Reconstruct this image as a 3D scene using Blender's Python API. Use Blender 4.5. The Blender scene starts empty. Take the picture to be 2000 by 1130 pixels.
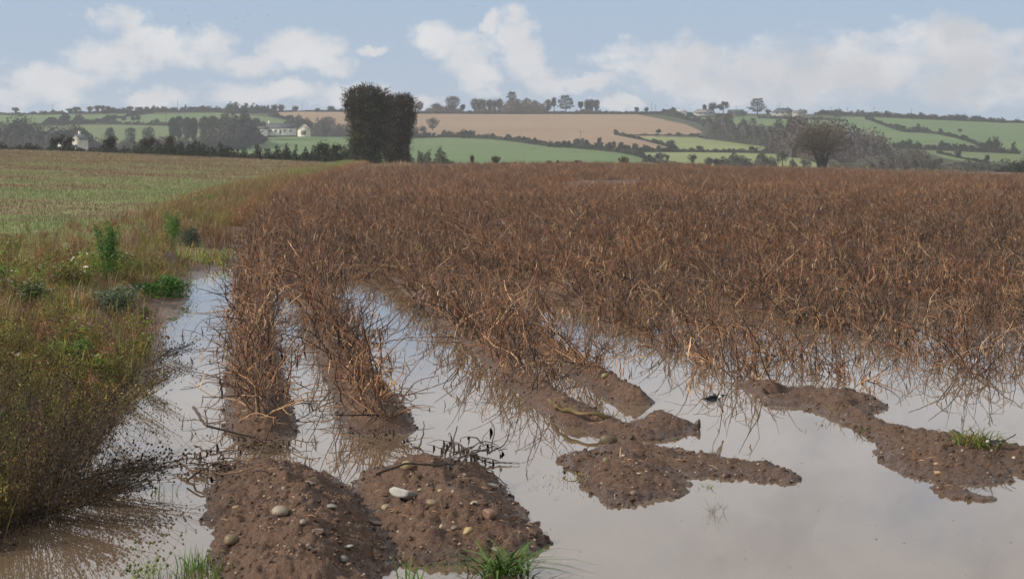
import bpy, math, random
import numpy as np
from mathutils import Vector, Matrix

random.seed(7)
rng = np.random.default_rng(7)
SC = bpy.context.scene
COL = SC.collection
R = math.radians

# ------------------------------------------------------------------ camera
F = 3889.0          # focal length in pixels of the 2000 px wide frame
HZ = 300.0          # eye level row
CAMH = 1.8
cam = bpy.data.cameras.new('camera')
camo = bpy.data.objects.new('camera', cam)
COL.objects.link(camo)
camo.location = (0, 0, CAMH)
camo.rotation_euler = (R(90), 0, 0)
cam.sensor_width = 36.0
cam.lens = F / 2000 * 36.0
cam.shift_y = -(565 - HZ) / 2000
cam.clip_start = 0.1
cam.clip_end = 20000
cam.dof.use_dof = True
cam.dof.focus_distance = 15.5
cam.dof.aperture_fstop = 10
SC.camera = camo

# ------------------------------------------------------------------ sky, sun, exposure
SUN_AZ, SUN_EL = R(252), R(30)
world = bpy.data.worlds.new('World')
SC.world = world
world.use_nodes = True
nt = world.node_tree
nt.nodes.clear()


def N(tree, kind, **kw):
    n = tree.nodes.new(kind)
    for k, v in kw.items():
        if k.startswith('i_'):
            n.inputs[int(k[2:])].default_value = v
        else:
            setattr(n, k, v)
    return n


def mth(tree, op, a, b=None, c=None, clamp=False):
    n = tree.nodes.new('ShaderNodeMath')
    n.operation = op
    n.use_clamp = clamp
    for i, v in enumerate((a, b, c)):
        if v is None:
            continue
        if isinstance(v, (int, float)):
            n.inputs[i].default_value = v
        else:
            tree.links.new(v, n.inputs[i])
    return n.outputs[0]


def smooth(tree, v, a, b, lo=0.0, hi=1.0):
    n = tree.nodes.new('ShaderNodeMapRange')
    n.interpolation_type = 'SMOOTHSTEP'
    tree.links.new(v, n.inputs[0])
    n.inputs[1].default_value = a
    n.inputs[2].default_value = b
    n.inputs[3].default_value = lo
    n.inputs[4].default_value = hi
    return n.outputs[0]


def mixc(tree, fac, a, b):
    n = tree.nodes.new('ShaderNodeMix')
    n.data_type = 'RGBA'
    for i, v in ((0, fac), (6, a), (7, b)):
        if isinstance(v, (int, float)):
            n.inputs[i].default_value = v
        elif isinstance(v, tuple):
            n.inputs[i].default_value = (*v, 1) if len(v) == 3 else v
        else:
            tree.links.new(v, n.inputs[i])
    return n.outputs[2]


def build_world():
    L = nt.links.new
    sky = N(nt, 'ShaderNodeTexSky', sky_type='NISHITA', sun_disc=False)
    sky.sun_elevation = SUN_EL
    sky.sun_rotation = SUN_AZ
    sky.air_density = 1.0
    sky.dust_density = 0.6
    sky.ozone_density = 1.6
    tc = N(nt, 'ShaderNodeTexCoord')
    sp = N(nt, 'ShaderNodeSeparateXYZ')
    L(tc.outputs['Generated'], sp.inputs[0])
    az = mth(nt, 'ARCTAN2', sp.outputs[0], sp.outputs[1])
    el = mth(nt, 'ARCSINE', sp.outputs[2])
    cb = N(nt, 'ShaderNodeCombineXYZ')
    L(az, cb.inputs[0])
    L(el, cb.inputs[1])
    # ragged cloud outlines: warp the sky direction a little
    w = N(nt, 'ShaderNodeTexNoise')
    w.inputs['Scale'].default_value = 60
    w.inputs['Detail'].default_value = 5
    w.inputs['Roughness'].default_value = 0.6
    L(cb.outputs[0], w.inputs['Vector'])
    ws = N(nt, 'ShaderNodeVectorMath', operation='SUBTRACT')
    L(w.outputs['Color'], ws.inputs[0])
    ws.inputs[1].default_value = (.5, .5, .5)
    wm = N(nt, 'ShaderNodeVectorMath', operation='MULTIPLY')
    L(ws.outputs[0], wm.inputs[0])
    wm.inputs[1].default_value = (.030, .019, 0)
    wa = N(nt, 'ShaderNodeVectorMath', operation='ADD')
    L(cb.outputs[0], wa.inputs[0])
    L(wm.outputs[0], wa.inputs[1])
    dirv = wa.outputs[0]
    blobs = [(40, 190, 130, 32), (130, 158, 90, 30), (225, 120, 85, 38), (250, 48, 48, 30), (275, 85, 62, 38),
             (345, 95, 60, 30), (410, 98, 62, 36), (475, 128, 70, 24), (598, 98, 82, 40), (640, 122, 50, 24),
             (312, 192, 60, 16), (530, 184, 130, 24), (690, 182, 65, 24), (862, 72, 58, 30), (915, 105, 50, 42),
             (938, 150, 40, 44), (962, 48, 20, 26), (1003, 62, 36, 46), (1018, 112, 52, 44), (1062, 158, 50, 34),
             (1208, 204, 50, 16), (1235, 100, 60, 22), (1310, 128, 130, 44), (1440, 155, 170, 56),
             (1600, 140, 190, 66), (1660, 100, 70, 34), (1825, 72, 74, 38), (1760, 118, 120, 52), (1900, 140, 170, 62),
             (2060, 150, 170, 60), (1150, 162, 70, 16), (820, 205, 60, 14), (730, 95, 30, 10), (-120, 170, 160, 60)]
    tot = None
    for (px, py, rx, ry) in blobs:
        s = N(nt, 'ShaderNodeVectorMath', operation='SUBTRACT')
        L(dirv, s.inputs[0])
        s.inputs[1].default_value = ((px - 1000) / F, (HZ - py) / F, 0)
        m = N(nt, 'ShaderNodeVectorMath', operation='MULTIPLY')
        L(s.outputs[0], m.inputs[0])
        m.inputs[1].default_value = (F / rx / 1.25, F / ry / 1.25, 0)
        d = N(nt, 'ShaderNodeVectorMath', operation='DOT_PRODUCT')
        L(m.outputs[0], d.inputs[0])
        L(m.outputs[0], d.inputs[1])
        g = mth(nt, 'SUBTRACT', 1.0, d.outputs['Value'])
        tot = g if tot is None else mth(nt, 'MAXIMUM', tot, g)
    tot = mth(nt, 'MAXIMUM', tot, -0.6)
    n2 = N(nt, 'ShaderNodeTexNoise')
    n2.inputs['Scale'].default_value = 38
    n2.inputs['Detail'].default_value = 7
    n2.inputs['Roughness'].default_value = 0.58
    st = N(nt, 'ShaderNodeVectorMath', operation='MULTIPLY')
    L(cb.outputs[0], st.inputs[0])
    st.inputs[1].default_value = (1, 1.7, 1)
    L(st.outputs[0], n2.inputs['Vector'])
    nn = mth(nt, 'SUBTRACT', n2.outputs[0], 0.5)
    dens = mth(nt, 'ADD', tot, mth(nt, 'MULTIPLY', nn, 2.9))
    a_low = smooth(nt, dens, -0.12, 1.0)
    # the rest of the sky: the same broken cloud, thickening into a thin grey sheet overhead
    n3 = N(nt, 'ShaderNodeTexNoise')
    n3.inputs['Scale'].default_value = 5.5
    n3.inputs['Detail'].default_value = 7
    n3.inputs['Roughness'].default_value = 0.55
    L(st.outputs[0], n3.inputs['Vector'])
    wide = mth(nt, 'SUBTRACT', mth(nt, 'ABSOLUTE', az), 0.30)
    wide = smooth(nt, wide, 0.0, 0.12)
    up = smooth(nt, el, 0.072, 0.125)
    reg = mth(nt, 'MAXIMUM', mth(nt, 'MULTIPLY', wide, 0.55), up)
    gen = mth(nt, 'ADD', n3.outputs[0], mth(nt, 'MULTIPLY', up, 0.22))
    a_hi = mth(nt, 'MULTIPLY', smooth(nt, gen, 0.42, 0.66), reg)
    alpha = mth(nt, 'MAXIMUM', mth(nt, 'MULTIPLY', a_low, 0.93), mth(nt, 'MULTIPLY', a_hi, 0.9))
    # clouds: bright tops, greyer thick middles
    n4 = N(nt, 'ShaderNodeTexNoise')
    n4.inputs['Scale'].default_value = 24
    n4.inputs['Detail'].default_value = 5
    L(dirv, n4.inputs['Vector'])
    sh = smooth(nt, mth(nt, 'ADD', n4.outputs[0], mth(nt, 'MULTIPLY', tot, 0.10)), 0.35, 0.72)
    right = smooth(nt, az, 0.03, 0.12)
    sh = mth(nt, 'MULTIPLY', sh, mth(nt, 'ADD', 0.45, mth(nt, 'MULTIPLY', right, 0.5)))
    ccol = mixc(nt, sh, (7.6, 7.55, 7.6), (5.4, 5.45, 5.75))
    tint = N(nt, 'ShaderNodeVectorMath', operation='MULTIPLY')
    L(sky.outputs[0], tint.inputs[0])
    tint.inputs[1].default_value = (SKYK[0], SKYK[1], SKYK[2])
    # a thin veil over the blue, evenly
    veiled = mixc(nt, VEIL, tint.outputs[0], (3.5, 4.65, 6.5))
    out = mixc(nt, alpha, veiled, ccol)
    bg = N(nt, 'ShaderNodeBackground')
    bg.inputs[1].default_value = 0.1
    L(out, bg.inputs[0])
    wo = N(nt, 'ShaderNodeOutputWorld')
    L(bg.outputs[0], wo.inputs[0])


SKYK = (1.0, 1.0, 1.0)
VEIL = 0.8
build_world()
try:
    world.cycles.sampling_method = 'MANUAL'
    world.cycles.sample_map_resolution = 512
except Exception:
    pass

sun = bpy.data.lights.new('sun', 'SUN')
sun.energy = 4.7
sun.angle = R(1.5)
sun.color = (1.0, 0.90, 0.77)
suno = bpy.data.objects.new('sun', sun)
COL.objects.link(suno)
sd = Vector((math.sin(SUN_AZ) * math.cos(SUN_EL), math.cos(SUN_AZ) * math.cos(SUN_EL), math.sin(SUN_EL)))
suno.rotation_euler = sd.to_track_quat('Z', 'Y').to_euler()
suno.location = (-20, -20, 40)

SC.view_settings.view_transform = 'Standard'
SC.view_settings.look = 'None'
SC.view_settings.exposure = 0.10
SC.view_settings.gamma = 1.0
SC.view_settings.use_curve_mapping = False
SC.render.engine = 'CYCLES'
SC.cycles.max_bounces = 6
SC.cycles.diffuse_bounces = 2
SC.cycles.glossy_bounces = 3
SC.cycles.transmission_bounces = 2
SC.cycles.volume_bounces = 0
SC.cycles.transparent_max_bounces = 6

# ------------------------------------------------------------------ helpers


def at(px, py, D):
    """point at distance D seen at pixel (px, py) of the 2000 px frame"""
    return ((px - 1000) / F * D, D, CAMH - (py - HZ) * D / F)


def onflat(px, py, z=0.0):
    D = (CAMH - z) * F / (py - HZ)
    return ((px - 1000) / F * D, D)


def hsh(ix, iy, seed):
    h = (ix.astype(np.int64) * 374761393 + iy.astype(np.int64) * 668265263 + seed * 974634777) & 0xffffffff
    h = ((h ^ (h >> 13)) * 1274126177) & 0xffffffff
    h = h ^ (h >> 16)
    return (h & 0xffffff) / float(0xffffff)


def vnoise(x, y, seed=0):
    x = np.asarray(x, float)
    y = np.asarray(y, float)
    ix = np.floor(x)
    iy = np.floor(y)
    fx = x - ix
    fy = y - iy
    fx = fx * fx * (3 - 2 * fx)
    fy = fy * fy * (3 - 2 * fy)
    a = hsh(ix, iy, seed)
    b = hsh(ix + 1, iy, seed)
    c = hsh(ix, iy + 1, seed)
    d = hsh(ix + 1, iy + 1, seed)
    return (a * (1 - fx) + b * fx) * (1 - fy) + (c * (1 - fx) + d * fx) * fy - 0.5


def fbm(x, y, octv=4, seed=0, gain=0.5):
    s = 0
    a = 1.0
    for o in range(octv):
        s = s + a * vnoise(np.asarray(x) * 2 ** o, np.asarray(y) * 2 ** o, seed + o * 17)
        a *= gain
    return s


def sst(a, b, x):
    t = np.clip((np.asarray(x, float) - a) / (b - a), 0, 1)
    return t * t * (3 - 2 * t)


def inpoly(P, x, y):
    x = np.asarray(x, float)
    y = np.asarray(y, float)
    ins = np.zeros(x.shape, bool)
    n = len(P)
    for i in range(n):
        x0, y0 = P[i]
        x1, y1 = P[(i + 1) % n]
        if y0 == y1:
            continue
        c = ((y0 > y) != (y1 > y)) & (x < (x1 - x0) * (y - y0) / (y1 - y0) + x0)
        ins ^= c
    return ins


def sdpoly(P, x, y):
    """positive inside"""
    d2 = np.full(x.shape, 1e9)
    n = len(P)
    for i in range(n):
        x0, y0 = P[i]
        x1, y1 = P[(i + 1) % n]
        ex, ey = x1 - x0, y1 - y0
        t = np.clip(((x - x0) * ex + (y - y0) * ey) / (ex * ex + ey * ey + 1e-12), 0, 1)
        dx = x - (x0 + t * ex)
        dy = y - (y0 + t * ey)
        d2 = np.minimum(d2, dx * dx + dy * dy)
    return np.where(inpoly(P, x, y), 1, -1) * np.sqrt(d2)


def smoothmesh(me):
    me.polygons.foreach_set('use_smooth', np.ones(len(me.polygons), bool))


class MB:
    """collects triangles with a colour per vertex"""

    def __init__(s):
        s.v = []
        s.f = []
        s.c = []
        s.n = 0

    def add(s, v, f, c):
        v = np.asarray(v, float).reshape(-1, 3)
        f = np.asarray(f, int)
        if f.ndim == 2 and f.shape[1] == 4:
            f = np.concatenate([f[:, [0, 1, 2]], f[:, [0, 2, 3]]])
        c = np.asarray(c, float)
        if c.ndim == 1:
            c = np.tile(c, (len(v), 1))
        s.v.append(v)
        s.f.append(f + s.n)
        s.c.append(c)
        s.n += len(v)

    def tube(s, P, rad, col, sides=3, cap=False):
        P = np.asarray(P, float)
        n = len(P)
        rad = np.asarray(rad, float) if np.ndim(rad) else np.full(n, float(rad))
        t = np.gradient(P, axis=0)
        t /= (np.linalg.norm(t, axis=1, keepdims=True) + 1e-9)
        ref = np.array([0.31, 0.95, 0.05]) if abs(t[:, 2]).mean() > 0.6 else np.array([0.05, 0.1, 0.99])
        a = np.cross(t, ref)
        a /= (np.linalg.norm(a, axis=1, keepdims=True) + 1e-9)
        b = np.cross(t, a)
        ang = np.arange(sides) * 2 * math.pi / sides
        V = (P[:, None, :] + rad[:, None, None] * (np.cos(ang)[None, :, None] * a[:, None, :] + np.sin(ang)[None, :, None] * b[:, None, :]))
        V = V.reshape(-1, 3)
        q = []
        for i in range(n - 1):
            for k in range(sides):
                k2 = (k + 1) % sides
                q.append((i * sides + k, i * sides + k2, (i + 1) * sides + k2, (i + 1) * sides + k))
        F_ = np.array(q)
        F_ = np.concatenate([F_[:, [0, 1, 2]], F_[:, [0, 2, 3]]])
        if cap and sides > 2:
            ex = [(0, k + 1, k) for k in range(1, sides - 1)]
            o = (n - 1) * sides
            ex += [(o, o + k, o + k + 1) for k in range(1, sides - 1)]
            F_ = np.concatenate([F_, np.array(ex)])
        s.add(V, F_, col)

    def ribbon(s, P, wid, side, col):
        P = np.asarray(P, float)
        n = len(P)
        w = np.asarray(wid, float) if np.ndim(wid) else np.full(n, float(wid))
        side = np.asarray(side, float)
        V = np.empty((2 * n, 3))
        V[0::2] = P - side * w[:, None] / 2
        V[1::2] = P + side * w[:, None] / 2
        f = [(2 * i, 2 * i + 1, 2 * i + 3, 2 * i + 2) for i in range(n - 1)]
        if np.ndim(col) == 2:
            col = np.repeat(col, 2, axis=0)
        s.add(V, f, col)

    def leaves(s, C, size, cols, elong=1.0, flat=0.0, dirs=None):
        """one small triangle at each of the centres C"""
        C = np.asarray(C, float)
        n = len(C)
        sz = np.asarray(size, float) if np.ndim(size) else np.full(n, float(size))
        d = rng.normal(size=(n, 3)) if dirs is None else np.asarray(dirs, float) + rng.normal(size=(n, 3)) * 0.25
        if flat:
            d[:, 2] *= (1 - flat)
        d /= np.linalg.norm(d, axis=1, keepdims=True) + 1e-9
        e = rng.normal(size=(n, 3))
        if flat:
            e[:, 2] *= (1 - flat)
        e -= d * (e * d).sum(1, keepdims=True)
        e /= np.linalg.norm(e, axis=1, keepdims=True) + 1e-9
        L_ = (sz * elong)[:, None]
        W_ = sz[:, None]
        V = np.empty((n, 3, 3))
        V[:, 0] = C - d * L_ * .5 - e * W_ * .42
        V[:, 1] = C - d * L_ * .4 + e * W_ * .42
        V[:, 2] = C + d * L_ * .6
        cols = np.asarray(cols, float)
        if cols.ndim == 1:
            cols = np.tile(cols, (n, 1))
        s.add(V.reshape(-1, 3), np.arange(3 * n).reshape(-1, 3), np.repeat(cols, 3, axis=0))

    def box(s, c, h, col, rz=0.0):
        x, y, z = h
        V = np.array([(sx * x, sy * y, sz * z) for sx in (-1, 1) for sy in (-1, 1) for sz in (-1, 1)], float)
        ca, sa = math.cos(rz), math.sin(rz)
        V = np.stack([V[:, 0] * ca - V[:, 1] * sa, V[:, 0] * sa + V[:, 1] * ca, V[:, 2]], 1) + np.array(c)
        s.add(V, [(0, 1, 3, 2), (4, 6, 7, 5), (0, 4, 5, 1), (2, 3, 7, 6), (0, 2, 6, 4), (1, 5, 7, 3)], col)

    def mesh(s, name, mat, smooth_=False):
        me = bpy.data.meshes.new(name)
        V = np.concatenate(s.v)
        Fc = np.concatenate(s.f)
        C = np.concatenate(s.c)
        me.vertices.add(len(V))
        me.vertices.foreach_set('co', V.ravel())
        me.loops.add(len(Fc) * 3)
        me.loops.foreach_set('vertex_index', Fc.ravel().astype(np.int32))
        me.polygons.add(len(Fc))
        me.polygons.foreach_set('loop_start', np.arange(0, len(Fc) * 3, 3, dtype=np.int32))
        me.polygons.foreach_set('loop_total', np.full(len(Fc), 3, np.int32))
        me.update(calc_edges=True)
        at_ = me.color_attributes.new('Col', 'FLOAT_COLOR', 'POINT')
        cc = np.ones((len(V), 4))
        cc[:, :3] = C
        at_.data.foreach_set('color', cc.ravel())
        me.materials.append(mat)
        if smooth_:
            smoothmesh(me)
        return me

    def build(s, name, mat, parent=None, smooth_=False, loc=None):
        o = bpy.data.objects.new(name, s.mesh(name, mat, smooth_))
        COL.objects.link(o)
        if parent:
            o.parent = parent
        if loc is not None:
            o.location = loc
        return o


def tag(o, label=None, cat=None, group=None, kind=None):
    if label:
        o['label'] = label
    if cat:
        o['category'] = cat
    if group:
        o['group'] = group
    if kind:
        o['kind'] = kind
    return o


def empty(name, loc, rz=0.0):
    o = bpy.data.objects.new(name, None)
    o.location = loc
    o.rotation_euler = (0, 0, rz)
    o.empty_display_size = 0.1
    COL.objects.link(o)
    return o


def grid_mesh(name, X, Y, Z, mat, keep=None):
    """rows x cols arrays -> quad mesh"""
    r, c = X.shape
    V = np.stack([X, Y, Z], -1).reshape(-1, 3)
    i = np.arange(r * c).reshape(r, c)
    Q = np.stack([i[:-1, :-1], i[:-1, 1:], i[1:, 1:], i[1:, :-1]], -1).reshape(-1, 4)
    if keep is not None:
        Q = Q[keep.reshape(-1)]
        used = np.unique(Q)
        rm = np.full(len(V), -1)
        rm[used] = np.arange(len(used))
        V = V[used]
        Q = rm[Q]
    me = bpy.data.meshes.new(name)
    me.vertices.add(len(V))
    me.vertices.foreach_set('co', V.ravel())
    me.loops.add(len(Q) * 4)
    me.loops.foreach_set('vertex_index', Q.ravel().astype(np.int32))
    me.polygons.add(len(Q))
    me.polygons.foreach_set('loop_start', np.arange(0, len(Q) * 4, 4, dtype=np.int32))
    me.polygons.foreach_set('loop_total', np.full(len(Q), 4, np.int32))
    me.update(calc_edges=True)
    me.materials.append(mat)
    smoothmesh(me)
    o = bpy.data.objects.new(name, me)
    COL.objects.link(o)
    tag(o, kind='structure')
    return o


# ------------------------------------------------------------------ materials


def newmat(name):
    m = bpy.data.materials.new(name)
    m.use_nodes = True
    t = m.node_tree
    t.nodes.clear()
    o = t.nodes.new('ShaderNodeOutputMaterial')
    b = t.nodes.new('ShaderNodeBsdfPrincipled')
    t.links.new(b.outputs[0], o.inputs[0])
    return m, t, b, o


def tex(t, scale, detail=5, rough=0.55, vec=None, stretch=None):
    n = t.nodes.new('ShaderNodeTexNoise')
    n.inputs['Scale'].default_value = scale
    n.inputs['Detail'].default_value = detail
    n.inputs['Roughness'].default_value = rough
    if vec is None:
        g = t.nodes.new('ShaderNodeNewGeometry')
        vec = g.outputs['Position']
    if stretch:
        m = t.nodes.new('ShaderNodeVectorMath')
        m.operation = 'MULTIPLY'
        t.links.new(vec, m.inputs[0])
        m.inputs[1].default_value = stretch
        vec = m.outputs[0]
    t.links.new(vec, n.inputs['Vector'])
    return n.outputs[0]


def bump(t, b, h, strength, dist):
    n = t.nodes.new('ShaderNodeBump')
    n.inputs['Strength'].default_value = strength
    n.inputs['Distance'].default_value = dist
    t.links.new(h, n.inputs['Height'])
    t.links.new(n.outputs[0], b.inputs['Normal'])


def plant_material(name, rough=0.75, spec=0.25, objvar=0.3, fine=60.0, transl=0.0, patchy=0.0):
    m, t, b, o = newmat(name)
    a = t.nodes.new('ShaderNodeAttribute')
    a.attribute_name = 'Col'
    oi = t.nodes.new('ShaderNodeObjectInfo')
    k = mth(t, 'ADD', mth(t, 'MULTIPLY', oi.outputs['Random'], objvar * 2), 1 - objvar)
    tcn = t.nodes.new('ShaderNodeTexCoord')
    n = tex(t, fine, 3, 0.6, vec=tcn.outputs['Object'])
    k = mth(t, 'MULTIPLY', k, mth(t, 'ADD', mth(t, 'MULTIPLY', n, 0.9), 0.55))
    v = t.nodes.new('ShaderNodeVectorMath')
    v.operation = 'SCALE'
    t.links.new(a.outputs['Color'], v.inputs[0])
    t.links.new(k, v.inputs['Scale'])
    if patchy:
        # growth that differs from patch to patch of the field: rusty, straw and grey brown
        g1 = tex(t, .09, 4, .6)
        g2 = tex(t, .5, 4, .6)
        tint = mixc(t, smooth(t, g1, .38, .62), (.72, .76, .82), (1.0, .88, .76))
        tint = mixc(t, smooth(t, g2, .35, .68), tint, (1.22, 1.17, 1.08))
        w2 = t.nodes.new('ShaderNodeVectorMath')
        w2.operation = 'MULTIPLY'
        t.links.new(v.outputs[0], w2.inputs[0])
        t.links.new(tint, w2.inputs[1])
        v = w2
    t.links.new(v.outputs[0], b.inputs['Base Color'])
    b.inputs['Roughness'].default_value = rough
    b.inputs['Specular IOR Level'].default_value = spec
    if transl:
        tr = t.nodes.new('ShaderNodeBsdfTranslucent')
        t.links.new(v.outputs[0], tr.inputs[0])
        mx = t.nodes.new('ShaderNodeMixShader')
        mx.inputs[0].default_value = transl
        t.links.new(b.outputs[0], mx.inputs[1])
        t.links.new(tr.outputs[0], mx.inputs[2])
        t.links.new(mx.outputs[0], o.inputs[0])
    return m


M_STALK = plant_material('dead_stalk', 0.5, 0.4, 0.4, 30, patchy=1)
M_LEAF = plant_material('leafy', 0.6, 0.35, 0.38, 20, 0.2)
M_FAR = plant_material('far_foliage', 0.85, 0.1, 0.15, 0.35)
M_BARK = plant_material('bark', 0.9, 0.1, 0.1, 8)
M_STONE = plant_material('stone', 0.55, 0.4, 0.1, 25)
M_PAINT = plant_material('house_paint', 0.8, 0.2, 0.02, 0.6)
M_BIRD = plant_material('feathers', 0.7, 0.2, 0.0, 90)


def mat_mud():
    m, t, b, o = newmat('wet_mud')
    g = t.nodes.new('ShaderNodeNewGeometry')
    sp = t.nodes.new('ShaderNodeSeparateXYZ')
    t.links.new(g.outputs['Position'], sp.inputs[0])
    n1 = tex(t, 3.0, 6, 0.6)
    n2 = tex(t, 34.0, 6, 0.65)
    n3 = tex(t, 120.0, 3, 0.6)
    c = mixc(t, smooth(t, n1, .3, .7), (.118, .067, .042), (.175, .106, .068))
    c = mixc(t, smooth(t, n2, .35, .72), (.085, .050, .034), c)
    c = mixc(t, smooth(t, n3, .62, .72), c, (.30, .23, .18))
    # damp brim just above the water is darker, as wet soil is
    wet = smooth(t, mth(t, 'ADD', sp.outputs[2], mth(t, 'MULTIPLY', n1, 0.03)), 0.02, 0.08)
    c2 = mixc(t, mth(t, 'ADD', mth(t, 'MULTIPLY', wet, 0.25), 0.75), (0.03, .018, .013), c)
    t.links.new(c2, b.inputs['Base Color'])
    r = smooth(t, mth(t, 'ADD', mth(t, 'MULTIPLY', n1, .6), mth(t, 'MULTIPLY', wet, .4)), .25, .6, .2, .75)
    t.links.new(r, b.inputs['Roughness'])
    b.inputs['Specular IOR Level'].default_value = 0.3
    h = mth(t, 'ADD', mth(t, 'MULTIPLY', n2, 1.0), mth(t, 'MULTIPLY', n3, .35))
    bump(t, b, h, 1.0, 0.03)
    return m


def mat_water():
    m, t, b, o = newmat('muddy_water')
    n = tex(t, .35, 4, .5)
    c = mixc(t, smooth(t, n, .3, .7), (.120, .085, .055), (.145, .108, .072))
    t.links.new(c, b.inputs['Base Color'])
    b.inputs['Roughness'].default_value = 0.015
    b.inputs['IOR'].default_value = 1.62
    w = tex(t, 3.0, 3, .5, stretch=(1, .5, 1))
    bump(t, b, w, 0.02, 0.02)
    return m


def mat_leftfield():
    m, t, b, o = newmat('stubble_turf')
    big = tex(t, .03, 4, .55, stretch=(1.0, .5, 1))
    mid = tex(t, .35, 6, .62, stretch=(1.0, .6, 1))
    fine = tex(t, 3.0, 5, .7, stretch=(1, .8, 1))
    g = t.nodes.new('ShaderNodeNewGeometry')
    sp = t.nodes.new('ShaderNodeSeparateXYZ')
    t.links.new(g.outputs['Position'], sp.inputs[0])
    # barer soil on the upper part of the slope, more seedlings low down
    far = smooth(t, sp.outputs[1], 60, 260)
    f = mth(t, 'ADD', mth(t, 'MULTIPLY', big, .8), mth(t, 'MULTIPLY', mid, .9))
    f = mth(t, 'SUBTRACT', f, mth(t, 'MULTIPLY', far, .12))
    f = mth(t, 'ADD', f, mth(t, 'MULTIPLY', fine, .35))
    c = mixc(t, smooth(t, f, .80, 1.18), (.205, .145, .092), (.225, .205, .108))
    c = mixc(t, smooth(t, fine, .42, .6), (.13, .095, .06), c)
    near = smooth(t, sp.outputs[1], 40, 120)
    c = mixc(t, near, mixc(t, smooth(t, mid, .4, .62), c, (.20, .25, .11)), c)
    t.links.new(c, b.inputs['Base Color'])
    b.inputs['Roughness'].default_value = .9
    b.inputs['Specular IOR Level'].default_value = .1
    bump(t, b, mth(t, 'ADD', fine, mid), 1.0, .12)
    return m


def mat_farfield(name, a, c_, stripes=None):
    m, t, b, o = newmat(name)
    n = tex(t, .012, 5, .6)
    n2 = tex(t, .15, 5, .65)
    c = mixc(t, smooth(t, n, .3, .7), a, c_)
    c = mixc(t, smooth(t, n2, .25, .8, 0, .6), c, tuple(v * .6 for v in a))
    if stripes:
        w = t.nodes.new('ShaderNodeTexWave')
        w.wave_type = 'BANDS'
        w.bands_direction = 'X'
        w.inputs['Scale'].default_value = .022
        w.inputs['Distortion'].default_value = 2.0
        w.inputs['Detail'].default_value = 3
        w.inputs['Detail Scale'].default_value = .4
        mp = t.nodes.new('ShaderNodeMapping')
        mp.inputs['Rotation'].default_value = (0, 0, stripes)
        g = t.nodes.new('ShaderNodeNewGeometry')
        t.links.new(g.outputs['Position'], mp.inputs[0])
        t.links.new(mp.outputs[0], w.inputs['Vector'])
        c = mixc(t, smooth(t, w.outputs['Fac'], .2, .9, 0, .6), c, tuple(v * .5 for v in a))
    t.links.new(c, b.inputs['Base Color'])
    b.inputs['Roughness'].default_value = .95
    b.inputs['Specular IOR Level'].default_value = .05
    return m


M_MUD = mat_mud()
M_WATER = mat_water()
M_LEFT = mat_leftfield()
# ------------------------------------------------------------------ near terrain
PATH_Y = np.array([5, 8.4, 10, 12.7, 17, 23.3, 35, 70, 140, 233, 350, 600.])
PATH_X = np.array([-.45, -.87, -1.1, -1.62, -2.2, -3.03, -4.45, -7.9, -12.4, -17.4, -23, -36.])


def pathx(Y):
    return np.interp(Y, PATH_Y, PATH_X)


OFFS = []
for k in range(62):
    OFFS += [k * 1.98 + 0.0, k * 1.98 + 0.78]
OFFS[2], OFFS[3] = 2.12, 2.72


def P_(pts):
    return [onflat(*p) for p in pts]


MOUNDS = [
    (P_([(440, 1200), (425, 1085), (408, 1010), (403, 960), (445, 930), (540, 912), (625, 928), (690, 962), (745, 1040), (772, 1100), (745, 1132), (775, 1210)]), .215, .50, .055),
    (P_([(686, 962), (712, 930), (790, 910), (900, 916), (975, 938), (1010, 985), (1045, 1030), (1068, 1058), (1035, 1085), (900, 1097), (790, 1100), (735, 1060), (700, 1000)]), .20, .48, .055),
    (P_([(1095, 898), (1130, 886), (1160, 890), (1170, 872), (1230, 864), (1330, 880), (1400, 897), (1500, 907), (1565, 931), (1540, 939), (1400, 930), (1335, 934), (1342, 962), (1270, 980), (1200, 988), (1160, 962), (1110, 917)]), .085, .36, .022),
    (P_([(1040, 742), (1075, 760), (1130, 790), (1190, 820), (1238, 840), (1250, 818), (1290, 814), (1355, 828), (1366, 840), (1310, 856), (1220, 858), (1165, 853), (1138, 835), (1085, 803), (1040, 775), (990, 752), (985, 735)]), .075, .2, .022),
    (P_([(1440, 752), (1460, 743), (1560, 763), (1660, 768), (1690, 772), (1736, 796), (1702, 806), (1745, 830), (1800, 845), (1870, 855), (1960, 872), (2080, 890), (2080, 927), (1990, 927), (1930, 946), (1830, 945), (1770, 927), (1722, 897), (1712, 868), (1690, 852), (1640, 818), (1560, 792), (1500, 790)]), .085, .34, .022),
    (P_([(1805, 950), (1850, 948), (1940, 975), (1900, 981), (1850, 973)]), .022, .08, .010),
]
MUD_HOLE = P_([(1500, 770), (1545, 768), (1555, 776), (1515, 780)])
BANK = P_([(-1500, 1400), (-120, 1150), (0, 1042), (70, 1000), (120, 930), (190, 835), (262, 765), (322, 692), (303, 645), (335, 610), (356, 582), (366, 548), (425, 527), (395, 505), (440, 476), (470, 455)]) + [
    (float(pathx(60)) - .9, 60.), (float(pathx(60)) - 60, 60.), (-60, 30), (-60, 6)]


def edge_dist(X, Y):
    """metres left of the outermost potato row"""
    return pathx(Y) - X


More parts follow.
